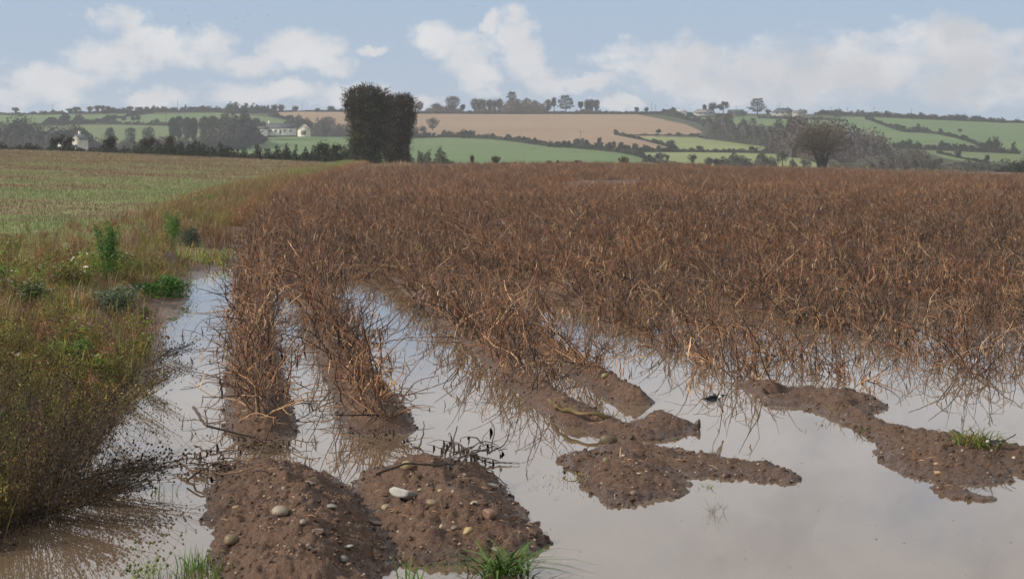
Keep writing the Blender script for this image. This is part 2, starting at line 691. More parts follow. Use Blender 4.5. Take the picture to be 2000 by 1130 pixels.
def ground_z(X, Y, fine=True):
    X = np.asarray(X, float)
    Y = np.asarray(Y, float)
    dA = edge_dist(X, Y)
    lo = fbm(X * .35, Y * .14, 3, 5)
    base = -.10 + (.16 * sst(21, 38, Y)) + lo * .09
    # the field rises very gently, lower on the right
    px = 1000 + F * X / np.maximum(Y, 1)
    rise = (.16 - 1.35 * sst(1150, 2050, px)) * sst(40, 260, Y) ** 1.3
    base = base + rise
    z = base.copy()
    # ridges
    ampfar = 1 - .75 * sst(50, 120, Y)
    dx_ = X - pathx(Y)
    offs = np.array(OFFS)
    wob = .05 * vnoise(Y * .6, X * 0 + 3, 11)
    j = np.clip(np.searchsorted(offs, dx_), 1, len(offs) - 1)
    for jj in (j - 1, j):
        d = np.abs(dx_ + wob - offs[jj])
        crest = np.where(Y < 34, -.045 + .19 * sst(17.5, 30, Y), base + .15 * ampfar)
        crest = np.where(Y > 34, base + .15 * ampfar, crest + rise)
        for kk, (cr, yend) in enumerate([(.12, 12.7), (.115, 12.9), (.085, 13.2), (.08, 14.35)]):
            c0 = -.11 + (cr + .11) * sst(yend - .35, yend + .12, Y)
            c0 = np.where(Y > 30, crest, c0)
            crest = np.where(jj == kk, c0, crest)
        crest = crest + .02 * vnoise(Y * 1.3, jj * 3.7, 21)
        wd = np.where(jj < 2, .235, np.where(jj < 4, .18, .2))
        prof = np.exp(-(d / wd) ** 2)
        zz = base + (crest - base) * prof
        z = np.where(crest > base, np.maximum(z, zz), z)
    # left of the rows: verge, then the higher stubble field
    dA0 = np.maximum(dA, 0)
    left = .28 * sst(.9, 3.0, dA) * sst(28, 40, Y)
    slope = 1.75 * sst(2, 62, dA0) * np.clip(Y / 300, 0, 1.1) + .35 * sst(2, 20, dA0) * sst(20, 60, Y)
    z = np.where(dA > .3, z * (1 - sst(.3, 1.2, dA)) + (left + slope + .05 - .15 * (1 - sst(26, 34, Y))) * sst(.3, 1.2, dA), z)
    near = Y < 62
    if near.any():
        xn, yn = X[near], Y[near]
        zn = z[near]
        warp = .05 * fbm(xn * 3, yn * 3, 3, 41)
        dB = sdpoly(BANK, xn, yn) + warp * 1.6
        zb = -.10 + .10 * sst(-.5, 0, dB) + .34 * sst(0, 1.3, dB) + .14 * sst(1.2, 5, dB)
        zb = zb + .05 * fbm(xn * 1.2, yn * 1.2, 3, 8) * sst(0, .6, dB)
        bk = (dB > -.5) & (yn < 34)
        zn = np.where(bk, np.maximum(np.where(dB > 0, -1, zn), zb), zn)
        zn = np.where((dB <= -.5) & (yn < 26) & (edge_dist(xn, yn) > .28), -.12, zn)
        z[near] = zn
    nn = Y < 19
    if nn.any():
        xn, yn = X[nn], Y[nn]
        zn = z[nn]
        w1 = .055 * fbm(xn * 6, yn * 3.2, 4, 51, .6)
        w1b = .045 * fbm(xn * 16, yn * 9, 3, 57, .7)
        for i, (poly, H, wd, warp) in enumerate(MOUNDS):
            bx = [p[0] for p in poly]
            by = [p[1] for p in poly]
            m = (xn > min(bx) - .6) & (xn < max(bx) + .6) & (yn > min(by) - .8) & (yn < max(by) + .8)
            if not m.any():
                continue
            # the across-row direction sets the slope: compress depth
            pp = [(a, b * .42) for a, b in poly]
            s = sdpoly(pp, xn[m], yn[m] * .42) + (w1[m] + w1b[m]) * (1 if i < 5 else .6)
            t_ = np.clip(s / wd, -1, 1)
            zz = np.where(t_ > 0, H * (1 - (1 - t_) ** 1.35) + .004, -.1 * np.minimum(-t_ * 2.2, 1))
            zz = np.where(t_ > 0, zz * (1 + .35 * fbm(xn[m] * 2.2, yn[m] * 1.4, 3, 71)), zz)
            if i == 4:
                h = sdpoly(MUD_HOLE, xn[m], yn[m])
                zz = np.where(h > -.04, np.minimum(zz, -.02 - h * .4), zz)
            zn[m] = np.maximum(zn[m], zz)
        z[nn] = zn
    if fine:
        amp = .014 + .026 * sst(0.0, .12, z) * (Y < 34) + .02 * (Y > 30)
        cl = fbm(X * 9, Y * 7, 4, 91, .62)
        z = z + np.where(z > -.03, amp * (1.0 * cl + 1.1 * np.abs(fbm(X * 14, Y * 11, 3, 93, .6))) + .012 * np.maximum(fbm(X * 34, Y * 28, 2, 97), 0), 0)
    return z


def gz(x, y):
    return float(ground_z(np.array([x]), np.array([y]))[0])


def fieldsplit(X, Y):
    return (edge_dist(X, Y) > 2.6 + .5 * vnoise(X * .5, Y * .2, 3)) & (Y > 27)


def terrain():
    for (y0, y1, ratio, cols) in ((5.6, 30.0, 1.0034, 760), (30.0, 300.0, 1.0085, 420)):
        n = int(math.log(y1 / y0) / math.log(ratio)) + 1
        ys = y0 * (y1 / y0) ** (np.arange(n + 1) / n)
        us = np.linspace(-.36, .36, cols + 1)
        U, Y = np.meshgrid(us, ys)
        X = U * Y
        Z = ground_z(X, Y, True)
        if y0 > 20:
            Z[0] = ground_z(X[0], Y[0], True)
        cx = (X[:-1, :-1] + X[1:, 1:]) / 2
        cy = (Y[:-1, :-1] + Y[1:, 1:]) / 2
        lf = fieldsplit(cx, cy)
        grid_mesh('muddy_ground', X, Y, Z, M_MUD, ~lf)
        if lf.any():
            grid_mesh('stubble_ground', X, Y, Z, M_LEFT, lf)


terrain()

# flood water: one still sheet at height 0
wm = MB()
wm.add([(-16, 4.5, 0), (16, 4.5, 0), (30, 46, 0), (-6.5, 46, 0), (-8, 30, 0)], [(0, 1, 2), (0, 2, 3), (0, 3, 4)], (0, 0, 0))
water = wm.build('flood_water', M_WATER)
tag(water, kind='structure')

# ------------------------------------------------------------------ hills
RIDGE_X = np.array([-900, 0, 150, 300, 450, 520, 650, 800, 1000, 1200, 1300, 1500, 1600, 1750, 1900, 2000, 2900])
RIDGE_Y = np.array([228, 223, 220, 218, 217, 217, 216, 218, 219.5, 219.5, 221, 222, 223, 227, 233, 237, 262.])
DN, DF, PYN = 520.0, 1500.0, 342.0


def ridge(px):
    return np.interp(px, RIDGE_X, RIDGE_Y)


def hill_D(px, py):
    t = (PYN - np.asarray(py, float)) / (PYN - ridge(px))
    return DN + (DF - DN) * np.clip(t, -.2, 1)


def hill_pt(px, py):
    D = float(hill_D(px, py))
    return at(px, py, D)


GREEN = mat_farfield('pasture', (.110, .165, .075), (.140, .195, .085))
GREEN2 = mat_farfield('dull_pasture', (.125, .165, .080), (.145, .180, .085))
PALE = mat_farfield('pale_pasture', (.20, .235, .105), (.23, .255, .12))
STUB = mat_farfield('far_stubble', (.29, .21, .145), (.35, .26, .175), R(62))
ROUGH = mat_farfield('rough_ground', (.055, .065, .04), (.08, .08, .05))
FIELDS = [
    ('pasture', GREEN, [(-300, 226), (20, 225), (255, 223.5), (190, 239), (100, 242), (-300, 243)]),
    ('pasture', GREEN, [(195, 238), (262, 223), (430, 221), (520, 228), (565, 238), (530, 244), (430, 242), (300, 242)]),
    ('pasture', GREEN2, [(60, 247), (200, 244), (460, 246), (480, 292), (150, 296), (60, 296)]),
    ('stubble_hill', STUB, [(520, 219), (650, 218.5), (820, 221.5), (1000, 222.5), (1240, 222), (1340, 243), (1382, 262), (1250, 268), (1300, 291), (1100, 281), (1000, 275), (900, 268), (680, 262), (640, 250), (600, 236)]),
    ('pasture', GREEN, [(790, 270), (850, 268), (950, 270), (1060, 285), (1180, 292), (1240, 305), (1335, 322), (1345, 350), (560, 350), (430, 300), (480, 272), (600, 264), (680, 266)]),
    ('pasture', PALE, [(1245, 267), (1420, 269), (1500, 278), (1560, 294), (1480, 296), (1300, 290)]),
    ('pasture', PALE, [(1240, 298), (1400, 297), (1560, 302), (1600, 322), (1600, 350), (1345, 350), (1335, 320)]),
    ('pasture', GREEN, [(1335, 228), (1480, 227), (1690, 229), (1765, 257), (1870, 262), (1925, 284), (1850, 284), (1700, 280), (1600, 262), (1500, 246), (1380, 240)]),
    ('pasture', GREEN, [(1690, 228.5), (1760, 229), (1850, 233), (2000, 240), (2500, 256), (2500, 300), (1960, 297), (1920, 278), (1850, 262), (1760, 252)]),
    ('pasture', GREEN2, [(1800, 294), (1990, 298), (2500, 302), (2500, 332), (1950, 326), (1850, 310)]),
]


def hills():
    pxs = np.concatenate([np.arange(-900, 0, 30), np.arange(0, 2000, 5), np.arange(2000, 2901, 30)]).astype(float)
    ts = np.linspace(-.12, 1, 150)
    PX, T = np.meshgrid(pxs, ts)
    RG = ridge(PX)
    PY = PYN - T * (PYN - RG)
    D = DN + (DF - DN) * T
    X = (PX - 1000) / F * D
    Z = CAMH - (PY - HZ) * D / F
    cpx = (PX[:-1, :-1] + PX[1:, 1:]) / 2
    cpy = (PY[:-1, :-1] + PY[1:, 1:]) / 2
    left = np.ones(cpx.shape, bool)
    for (nm, mt, poly) in FIELDS:
        m = inpoly(poly, cpx, cpy) & left
        left &= ~m
        if m.any():
            grid_mesh(nm, X, D, Z, mt, m)
    grid_mesh('hillside', X, D, Z, ROUGH, left)
    # land behind the crest, and the dip between the near fields and the hill
    xs = pxs
    Xb = []
    for k, (d, f) in enumerate(((1500, 0), (1560, .4), (1800, 6), (2300, 12), (2900, 15))):
        z0 = CAMH - (ridge(xs) - HZ) * 1500 / F
        Xb.append(np.stack([(xs - 1000) / F * d, np.full(len(xs), float(d)), z0 - f], 1))
    A = np.array(Xb)
    grid_mesh('far_land', A[:, :, 0], A[:, :, 1], A[:, :, 2], GREEN2)
    rows = []
    us = (pxs - 1000) / F
    e = ground_z(us * 300, np.full(len(us), 300.), True)
    zt = CAMH - ((PYN + .12 * (PYN - ridge(pxs))) - HZ) * (DN - .12 * (DF - DN)) / F
    dn = DN - .12 * (DF - DN)
    for d, w in ((300, 0), (304, .10), (315, .5), (340, .85), (370, 1.0), (dn, 1.0)):
        rows.append(np.stack([us * d, np.full(len(us), float(d)), e * (1 - w) + (zt - (.6 if d < dn else 0)) * w], 1))
    A = np.array(rows)
    grid_mesh('valley_floor', A[:, :, 0], A[:, :, 1], A[:, :, 2], ROUGH)
    # one wide sheet under everything, out to the horizon
    g = MB()
    g.add([(-2900, -400, -9), (2900, -400, -9), (2900, 2950, -9), (-2900, 2950, -9)], [(0, 1, 2), (0, 2, 3)], (.1, .12, .06))
    g.build('ground', ROUGH)
    tag(bpy.data.objects['ground'], kind='structure')
    # ground round and behind the camera, so that the near field does not end in mid air
    xs = np.linspace(-60, 60, 40)
    ys = np.array([-60, -30, -10, 0, 3, 5.6])
    XX, YY = np.meshgrid(xs, ys)
    grid_mesh('field_ground', XX, YY, np.full(XX.shape, -.13), M_MUD)


hills()

# ------------------------------------------------------------------ scatter (for what nobody could count)


def variant_collection(name, meshes):
    c = bpy.data.collections.new(name)
    for i, me in enumerate(meshes):
        o = bpy.data.objects.new('%s_%02d' % (name, i), me)
        c.objects.link(o)
    return c


def scatter(name, pts, rot, scl, idx, coll, label, cat=None):
    me = bpy.data.meshes.new(name)
    n = len(pts)
    me.vertices.add(n)
    me.vertices.foreach_set('co', np.asarray(pts, float).ravel())
    a = me.attributes.new('rot', 'FLOAT_VECTOR', 'POINT')
    a.data.foreach_set('vector', np.asarray(rot, float).ravel())
    a = me.attributes.new('scl', 'FLOAT', 'POINT')
    a.data.foreach_set('value', np.asarray(scl, float).ravel())
    a = me.attributes.new('idx', 'INT', 'POINT')
    a.data.foreach_set('value', np.asarray(idx, np.int32).ravel())
    o = bpy.data.objects.new(name, me)
    COL.objects.link(o)
    g = bpy.data.node_groups.new(name, 'GeometryNodeTree')
    g.interface.new_socket('Geometry', in_out='INPUT', socket_type='NodeSocketGeometry')
    g.interface.new_socket('Geometry', in_out='OUTPUT', socket_type='NodeSocketGeometry')
    gi = g.nodes.new('NodeGroupInput')
    go = g.nodes.new('NodeGroupOutput')
    ip = g.nodes.new('GeometryNodeInstanceOnPoints')
    ci = g.nodes.new('GeometryNodeCollectionInfo')
    ci.inputs['Collection'].default_value = coll
    ci.inputs['Separate Children'].default_value = True
    ci.inputs['Reset Children'].default_value = True

    def na(nm, ty):
        x = g.nodes.new('GeometryNodeInputNamedAttribute')
        x.data_type = ty
        x.inputs[0].default_value = nm
        return x.outputs[0]
    g.links.new(gi.outputs[0], ip.inputs['Points'])
    g.links.new(ci.outputs[0], ip.inputs['Instance'])
    ip.inputs['Pick Instance'].default_value = True
    g.links.new(na('idx', 'INT'), ip.inputs['Instance Index'])
    e2r = g.nodes.new('FunctionNodeEulerToRotation')
    g.links.new(na('rot', 'FLOAT_VECTOR'), e2r.inputs[0])
    g.links.new(e2r.outputs[0], ip.inputs['Rotation'])
    g.links.new(na('scl', 'FLOAT'), ip.inputs['Scale'])
    g.links.new(ip.outputs[0], go.inputs[0])
    md = o.modifiers.new('scatter', 'NODES')
    md.node_group = g
    tag(o, label, cat, kind='stuff')
    return o


# ------------------------------------------------------------------ dead potato plants
STALKC = [(.150, .080, .046), (.100, .054, .034), (.060, .034, .023), (.28, .165, .085), (.020, .014, .011), (.46, .33, .21), (.175, .078, .040)]


def stalk(mb, base, az, elv, length, r0, col, droop=.9, kink=.5, segs=6, sides=3):
    P = [np.array(base, float)]
    d = np.array([math.cos(az) * math.cos(elv), math.sin(az) * math.cos(elv), math.sin(elv)])
    st = length / segs
    for i in range(segs):
        d = d + np.array([random.gauss(0, kink * .32), random.gauss(0, kink * .32), random.gauss(0, kink * .22) - droop * .13])
        d /= np.linalg.norm(d)
        q = P[-1] + d * st
        if q[2] < .012:
            q[2] = .012
            d[2] = abs(d[2]) * .4
        P.append(q)
    P = np.array(P)
    rad = np.linspace(r0, r0 * .35, len(P))
    mb.tube(P, rad, np.array(col) * random.uniform(.8, 1.2), sides)
    return P


def dead_plant(seed, nst=12, big=1.0, leaf=44, dark=False, spread=.13):
    random.seed(seed)
    mb = MB()
    pal = STALKC if not dark else [(.03, .022, .017), (.05, .032, .022), (.075, .045, .028)]
    for s in range(nst):
        az = random.uniform(0, 2 * math.pi)
        low = random.random() < .22
        elv = random.uniform(.15, .6) if low else random.uniform(.85, 1.5)
        ln = big * (random.uniform(.36, .70) if not low else random.uniform(.3, .6))
        b = (random.gauss(0, spread * .45), random.gauss(0, spread), 0)
        col = random.choices(pal, weights=[5, 5, 4.5, 3.8, 4, 2.0, 3][:len(pal)])[0]
        P = stalk(mb, b, az, elv, ln, random.uniform(.0045, .0085), col, droop=random.uniform(.2, 1.1), kink=.85)
        for q in range(random.randint(1, 4)):
            i = random.randint(1, len(P) - 2)
            a2 = random.uniform(0, 2 * math.pi)
            P2 = stalk(mb, P[i], a2, random.uniform(-.6, 1.2), ln * random.uniform(.2, .5), random.uniform(.0022, .004), col, droop=random.uniform(.8, 3.0), kink=1.2, segs=4)
            if random.random() < .5:
                P = P2 if len(P2) > 3 and random.random() < .4 else P
        for q in range(leaf // nst + (random.random() < .5)):
            i = random.randint(1, len(P) - 1)
            c = P[i]
            # withered leaf rag hanging down
            L_ = random.uniform(.04, .15)
            side = np.array([math.cos(az + 1), math.sin(az + 1), 0])
            w = random.uniform(.004, .014)
            PP = np.array([c, c + [random.gauss(0, .01), random.gauss(0, .01), -L_ * .5], c + [random.gauss(0, .015), random.gauss(0, .015), -L_]])
            PP[:, 2] = np.maximum(PP[:, 2], .008)
            mb.ribbon(PP, [w * .4, w, w * .2], side, np.array(random.choice(pal)) * .75)
    return mb


stalk_meshes = [dead_plant(100 + i, random.randint(8, 13), random.uniform(.9, 1.15)).mesh('dead_potato_plant', M_STALK) for i in range(14)]
for me in stalk_meshes:
    pass


def far_clump(seed, rad=.6, n=85):
    random.seed(seed)
    mb = MB()
    for s in range(n):
        x, y = random.uniform(-rad, rad), random.uniform(-rad, rad)
        az = random.uniform(0, 2 * math.pi)
        elv = random.uniform(.5, 1.45)
        ln = random.uniform(.3, .62)
        d = np.array([math.cos(az) * math.cos(elv), math.sin(az) * math.cos(elv), math.sin(elv)])
        p1 = np.array([x, y, 0]) + d * ln * .5
        p2 = p1 + (d + np.array([random.gauss(0, .4), random.gauss(0, .4), random.gauss(-.3, .4)])) * ln * .5
        p2[2] = max(p2[2], .02)
        col = random.choices(STALKC, weights=[5, 4, 4, 3, 3, 1.8, 4.5])[0]
        mb.tube([(x, y, -.02), p1, p2], [.007, .006, .003], col, 3)
    return mb


clump_meshes = [far_clump(300 + i).mesh('dead_stalk_clump', M_STALK) for i in range(8)]

plants = []
random.seed(21)
for k, off in enumerate(OFFS):
    y = [12.78, 12.95, 14.6, 15.5][k] if k < 4 else 15.3 + random.uniform(0, 1.1)
    while y < 62:
        x = float(pathx(y)) + off
        if abs(x) < .31 * y + .6:
            plants.append((y, x + random.gauss(0, .05), k))
        y += random.uniform(.22, .36) * (1.35 if k < 4 and y < 19 else 1)
for _ in range(4300):
    y = 20.5 + 41.5 * random.random() ** .9
    x = random.uniform(float(pathx(y)) - .1, .31 * y)
    if random.random() < min(1, (y - 20) / 9) * (1 if y > 29 or x - float(pathx(y)) > 3.6 else (0 if y < 27 else .5)):
        plants.append((y, x, 99))
plants.sort()
px_ = np.array([p[1] for p in plants])
py_ = np.array([p[0] for p in plants])
gap = fbm(px_ * .12, py_ * .07, 3, 77)
keep = (gap < .36) | (py_ < 32)


def bare_soil(x, y):
    # washed out patches where nothing stands
    q = 1000 + F * x / y
    r = HZ + F * CAMH / y
    nz = 1 + .9 * fbm(x * .25, y * .12, 3, 66)
    b = np.zeros(len(x), bool)
    for cx, cy, rx, ry in ((1500, 396, 230, 7), (1180, 366, 90, 9), (1640, 462, 150, 14), (1780, 506, 130, 9), (1330, 420, 60, 6), (700, 560, 60, 22), (1000, 600, 60, 8)):
        b |= ((q - cx) / rx) ** 2 + ((r - cy) / ry) ** 2 < nz
    return b


keep &= ~(bare_soil(px_, py_) & (rng.random(len(px_)) < .82))
px_, py_ = px_[keep], py_[keep]
pk_ = np.array([p[2] for p in plants])[keep]
seen_row = set()
pz_ = ground_z(px_, py_, False)
pz_ = np.maximum(pz_, -.075) - .005
tall = .86 + .28 * vnoise(px_ * .8, py_ * .8, 5)
NIND = 300
print('plants', len(px_))
inview = np.abs(px_ / py_) < .262
order = [i for i in range(len(px_)) if inview[i]][:NIND]
oset = set(order)
for n_, i in enumerate(order):
    o = bpy.data.objects.new('dead_potato_plant', stalk_meshes[random.randrange(14)])
    COL.objects.link(o)
    s = float(tall[i]) * random.uniform(.85, 1.15)
    o.location = (px_[i], py_[i], pz_[i])
    o.rotation_euler = (random.gauss(0, .08), random.gauss(0, .08), random.uniform(0, 6.28))
    o.scale = (s, s, s)
    rk = pk_[i]
    if rk < 4:
        rowname = ['leftmost row beside the bank channel', 'second row from the bank channel', 'third row running to the mossy branch', 'fourth row ending at the round potato'][rk]
        part_ = 'near end' if py_[i] < [15, 15, 18, 18][rk] else ('middle' if py_[i] < 19 else 'rear')
        lab = 'withered potato plant at the %s of the %s' % (part_, rowname)
        if rk not in seen_row:
            lab = 'nearest withered potato plant on the %s' % rowname
            seen_row.add(rk)
        grp = 'dead potato plants on the ' + rowname
    else:
        q_ = 1000 + F * px_[i] / py_[i]
        lab = 'withered potato plant standing in flood water ' + ('behind the flying wagtail' if q_ < 1450 else ('behind the right mud bar' if q_ < 1750 else 'near the right edge'))
        lab += ', front line' if py_[i] < 17.6 else ', further back'
        grp = 'dead potato plants standing in the flood at the right'
    tag(o, lab, 'dead plant', grp)
rest = np.array([i for i in range(len(px_)) if i not in oset])
n = len(rest)
sc_coll = variant_collection('dead_stalk_variant', stalk_meshes)
scatter('dead_potato_crop', np.stack([px_[rest], py_[rest], pz_[rest]], 1),
        np.stack([rng.normal(0, .08, n), rng.normal(0, .08, n), rng.uniform(0, 6.28, n)], 1), tall[rest] * rng.uniform(.85, 1.15, n),
        rng.integers(0, 14, n), sc_coll, 'brown tangle of withered potato stalks filling the middle of the field')
# far part of the crop, to the end of the field
pts = []
y = 58.0
while y < 268:
    step = .85 + y * .004
    w = .29 * y
    x = float(pathx(y)) - .2
    while x < w:
        pts.append((x + random.uniform(-.3, .3), y + random.uniform(-.5, .5)))
        x += step * 1.05
    y += step * 1.25
pts = np.array(pts)
m = fbm(pts[:, 0] * .07, pts[:, 1] * .03, 3, 15) < .36
m &= ~(bare_soil(pts[:, 0], pts[:, 1]) & (rng.random(len(pts)) < .9))
m &= ~((np.abs(1000 + F * pts[:, 0] / pts[:, 1] - 1170) < 75) & (pts[:, 1] > 95) & (pts[:, 1] < 125) & (rng.random(len(pts)) < .75))
pts = pts[m]
z = ground_z(pts[:, 0], pts[:, 1], False)
n = len(pts)
sc2 = variant_collection('dead_clump_variant', clump_meshes)
scatter('distant_potato_crop', np.column_stack([pts, z - .02]), np.stack([np.zeros(n), np.zeros(n), rng.uniform(0, 6.28, n)], 1),
        (.85 + .12 * pts[:, 1] / 100) * rng.uniform(.75, 1.15, n), rng.integers(0, 8, n), sc2, 'red brown withered crop covering the far part of the field')
# ------------------------------------------------------------------ plants of the bank
SX = np.array([1., 0, 0])


def tuft(seed, n=40, h=.3, spread=.08, cols=((.2, .16, .07),), wid=.004, lean=(0, 0), arch=1.0, omin=.05):
    random.seed(seed)
    mb = MB()
    for i in range(n):
        az = random.uniform(0, 6.28)
        out = random.uniform(omin, 1.0) * arch
        L_ = h * random.uniform(.5, 1.15)
        b = np.array([random.gauss(0, spread), random.gauss(0, spread), -.02])
        d = np.array([math.cos(az), math.sin(az), 0])
        ts = np.linspace(0, 1, 5)
        P = b + np.outer(ts * L_ * out * .55 + ts ** 2 * L_ * out * .5, d) + np.outer(L_ * (ts - .52 * ts ** 2 * min(out, 1.25) * 1.2), [0, 0, 1])
        P += np.outer(ts ** 1.5, [lean[0], lean[1], 0])
        c = np.array(random.choice(cols)) * random.uniform(.7, 1.25)
        side = np.array([-math.sin(az), math.cos(az), 0]) if random.random() < .6 else SX
        w = wid * random.uniform(.7, 1.4)
        mb.ribbon(P, [w * .7, w, w * .9, w * .6, w * .12], side, c)
    return mb


def feathery(seed, h=.4, w=.2, cols=((.05, .12, .03), (.07, .16, .035)), n=700, stems=6, flowers=0):
    """soft bushy weed: several stems crowded with fine short leaves"""
    random.seed(seed)
    mb = MB()
    r0 = np.random.default_rng(seed)
    for s in range(stems):
        az = random.uniform(0, 6.28)
        rr = w * random.uniform(.1, .9)
        hh = h * random.uniform(.6, 1.05)
        top = np.array([math.cos(az) * rr, math.sin(az) * rr, hh])
        mid = top * [.45, .45, .5]
        P = np.array([[0, 0, -.02], mid, top])
        mb.tube(P, [.004, .003, .0015], np.array(cols[0]) * .8, 3)
        m = n // stems
        t = r0.uniform(.12, 1, m)
        C = np.where(t[:, None] < .5, P[0] + (P[1] - P[0]) * (t[:, None] * 2), P[1] + (P[2] - P[1]) * (t[:, None] * 2 - 1))
        fat = w * .42 * (1.15 - t)
        C = C + r0.normal(size=(m, 3)) * fat[:, None] * [1, 1, .6]
        C[:, 2] = np.maximum(C[:, 2], .01)
        cc = np.array(cols)[r0.integers(0, len(cols), m)] * r0.uniform(.6, 1.35, (m, 1))
        mb.leaves(C, r0.uniform(.009, .016, m), cc, elong=3.0)
        if flowers:
            for q in range(flowers // stems + (random.random() < .5)):
                a = random.uniform(0, 6.28)
                fx = top + [math.cos(a) * w * random.uniform(0, .5), math.sin(a) * w * random.uniform(0, .5), random.uniform(-.08, .05)]
                mb.tube([top * [.7, .7, .75], fx], [.0012, .001], cols[0], 3)
                daisy(mb, fx, random.uniform(.011, .016))
    return mb


def daisy(mb, c, r):
    a = np.arange(7) * 2 * math.pi / 7
    tx, ty = random.uniform(-.5, .5), random.uniform(-.9, .1)
    ring = np.stack([np.cos(a) * r, np.sin(a) * r, tx * np.cos(a) * r + ty * np.sin(a) * r - .001], 1) + c
    V = np.vstack([np.array(c) + [0, 0, .002], ring])
    mb.add(V, [(0, i + 1, (i + 1) % 7 + 1) for i in range(7)], (.62, .62, .58))
    ring2 = (ring - c) * .34 + c + [0, -.001, .003]
    V2 = np.vstack([np.array(c) + [0, 0, .0065], ring2])
    mb.add(V2, [(0, i + 1, (i + 1) % 7 + 1) for i in range(7)], (.45, .32, .04))


OCT_V = np.array([(1, 0, 0), (0, 1, 0), (-1, 0, 0), (0, -1, 0), (0, 0, 1), (0, 0, -1)], float)
OCT_F = [(0, 1, 4), (1, 2, 4), (2, 3, 4), (3, 0, 4), (1, 0, 5), (2, 1, 5), (3, 2, 5), (0, 3, 5)]


def seedweed(seed, h=.6, n=16, cols=((.06, .042, .022), (.04, .03, .018), (.10, .07, .03)), lean=(0, 0), heads=True, lf=40, wide=.5, hr=.0045):
    random.seed(seed)
    mb = MB()
    r0 = np.random.default_rng(seed)
    for s in range(n):
        az = random.uniform(0, 6.28)
        out = random.uniform(.05, wide)
        L_ = h * random.uniform(.6, 1.1)
        d = np.array([math.cos(az) * out + lean[0], math.sin(az) * out + lean[1], 1.0])
        d /= np.linalg.norm(d)
        b = np.array([random.gauss(0, .06), random.gauss(0, .06), -.02])
        P = [b]
        for i in range(5):
            d = d + np.array([random.gauss(0, .08) + lean[0] * .12, random.gauss(0, .08) + lean[1] * .12, -.02])
            d /= np.linalg.norm(d)
            P.append(P[-1] + d * L_ / 5)
        P = np.array(P)
        col = np.array(random.choice(cols))
        mb.tube(P, np.linspace(.0028, .0012, 6), col, 3)
        m = lf
        t = r0.uniform(.8, 4.99, m)
        i = t.astype(int)
        C = P[i] + (P[np.minimum(i + 1, 5)] - P[i]) * (t - i)[:, None] + r0.normal(size=(m, 3)) * .022
        mb.leaves(C, r0.uniform(.006, .013, m), col * r0.uniform(.6, 1.5, (m, 1)), elong=1.5)
        for q in range(random.randint(3, 6)):
            i = random.randint(2, 4)
            a2 = random.uniform(0, 6.28)
            e = P[i] + np.array([math.cos(a2) * .09, math.sin(a2) * .09, random.uniform(.03, .13)]) * random.uniform(.6, 1.3) + np.array([lean[0], lean[1], 0]) * .06
            mid = (P[i] + e) / 2 + [0, 0, -.012]
            mb.tube([P[i], mid, e], [.0012, .0010, .0008], col, 3)
            if heads:
                rr = hr * random.uniform(.8, 1.3)
                mb.add(OCT_V * rr + e, OCT_F, col * .55)
        if heads:
            mb.add(OCT_V * hr + P[-1], OCT_F, col * .55)
    return mb


STRAW = ((.24, .16, .075), (.19, .115, .05), (.15, .085, .04), (.28, .20, .10))
OLIVE = ((.19, .165, .035), (.25, .19, .045), (.12, .14, .03), (.32, .22, .06))
GRN = ((.10, .21, .03), (.14, .26, .04), (.18, .25, .05))
RED = ((.21, .095, .05), (.25, .135, .07), (.15, .07, .04), (.30, .18, .09))
DARKB = ((.058, .038, .021), (.095, .062, .030), (.030, .022, .014))
LIME = ((.15, .20, .06), (.19, .23, .09), (.12, .17, .05))

bankvars = [
    tuft(1, 60, .30, .10, OLIVE, .004), tuft(2, 60, .26, .10, OLIVE + STRAW, .004), tuft(3, 50, .34, .09, STRAW, .004, arch=1.2),
    tuft(4, 55, .22, .10, GRN + OLIVE, .005), tuft(5, 50, .30, .09, RED, .004), tuft(6, 50, .24, .1, GRN, .005),
    seedweed(7, .34, 8, OLIVE, lf=60), seedweed(8, .4, 8, DARKB + OLIVE, lf=50), seedweed(9, .34, 8, RED, lf=70, heads=False),
    feathery(10, .24, .16, GRN, 500, 6), feathery(11, .22, .18, OLIVE, 500, 6), feathery(12, .26, .16, GRN + OLIVE, 450, 6, 8),
    tuft(13, 45, .22, .1, LIME, .005), tuft(14, 45, .30, .1, STRAW + LIME, .0045)]
bcoll = variant_collection('bank_plant_variant', [b.mesh('bank_plant', M_LEAF) for b in bankvars])

# bank plants, denser than one could count
nb = 9500
by = 9.0 + 53 * rng.random(nb) ** 1.5
bu = rng.uniform(-.33, .0, nb)
bx = bu * by
bz = ground_z(bx, by, False)
dB = sdpoly(BANK, bx, by)
dE = edge_dist(bx, by)
ok = np.where(by < 30, (dB > .12), (dE > .9) & (dE < np.where(by > 42, 2.9, 3.9) + 1.0 * vnoise(bx, by * .3, 2)))
ok &= np.where(by >= 27, dE < 4.6 + 1.0 * vnoise(bx * .7, by * .3, 2), True)
ok &= rng.random(nb) < np.where(by < 26, 1.0, .75)
for (qx, qy, qw, qh) in [(207, 545, 34, 26), (338, 478, 36, 26), (372, 482, 36, 26), (228, 615, 52, 34), (330, 580, 56, 26), (290, 580, 40, 24), (60, 600, 50, 26), (120, 560, 40, 20), (428, 482, 44, 24), (400, 505, 40, 20), (120, 720, 36, 24), (190, 740, 36, 24)]:
    qqx = 1000 + F * bx / by
    qqy = HZ + F * (CAMH - bz) / by
    ok &= ~((np.abs(qqx - qx) < qw * .8) & (qqy > qy - 6) & (qqy < qy + qh * 1.6) & (rng.random(len(bx)) < .8))
bx, by, bz, dE, dB = bx[ok], by[ok], bz[ok], dE[ok], dB[ok]
ppx = 1000 + F * bx / by
ppy = HZ + F * (CAMH - bz) / by
patch = fbm(bx * .9, by * .5, 3, 61)
n = len(bx)
r_ = rng.random(n)
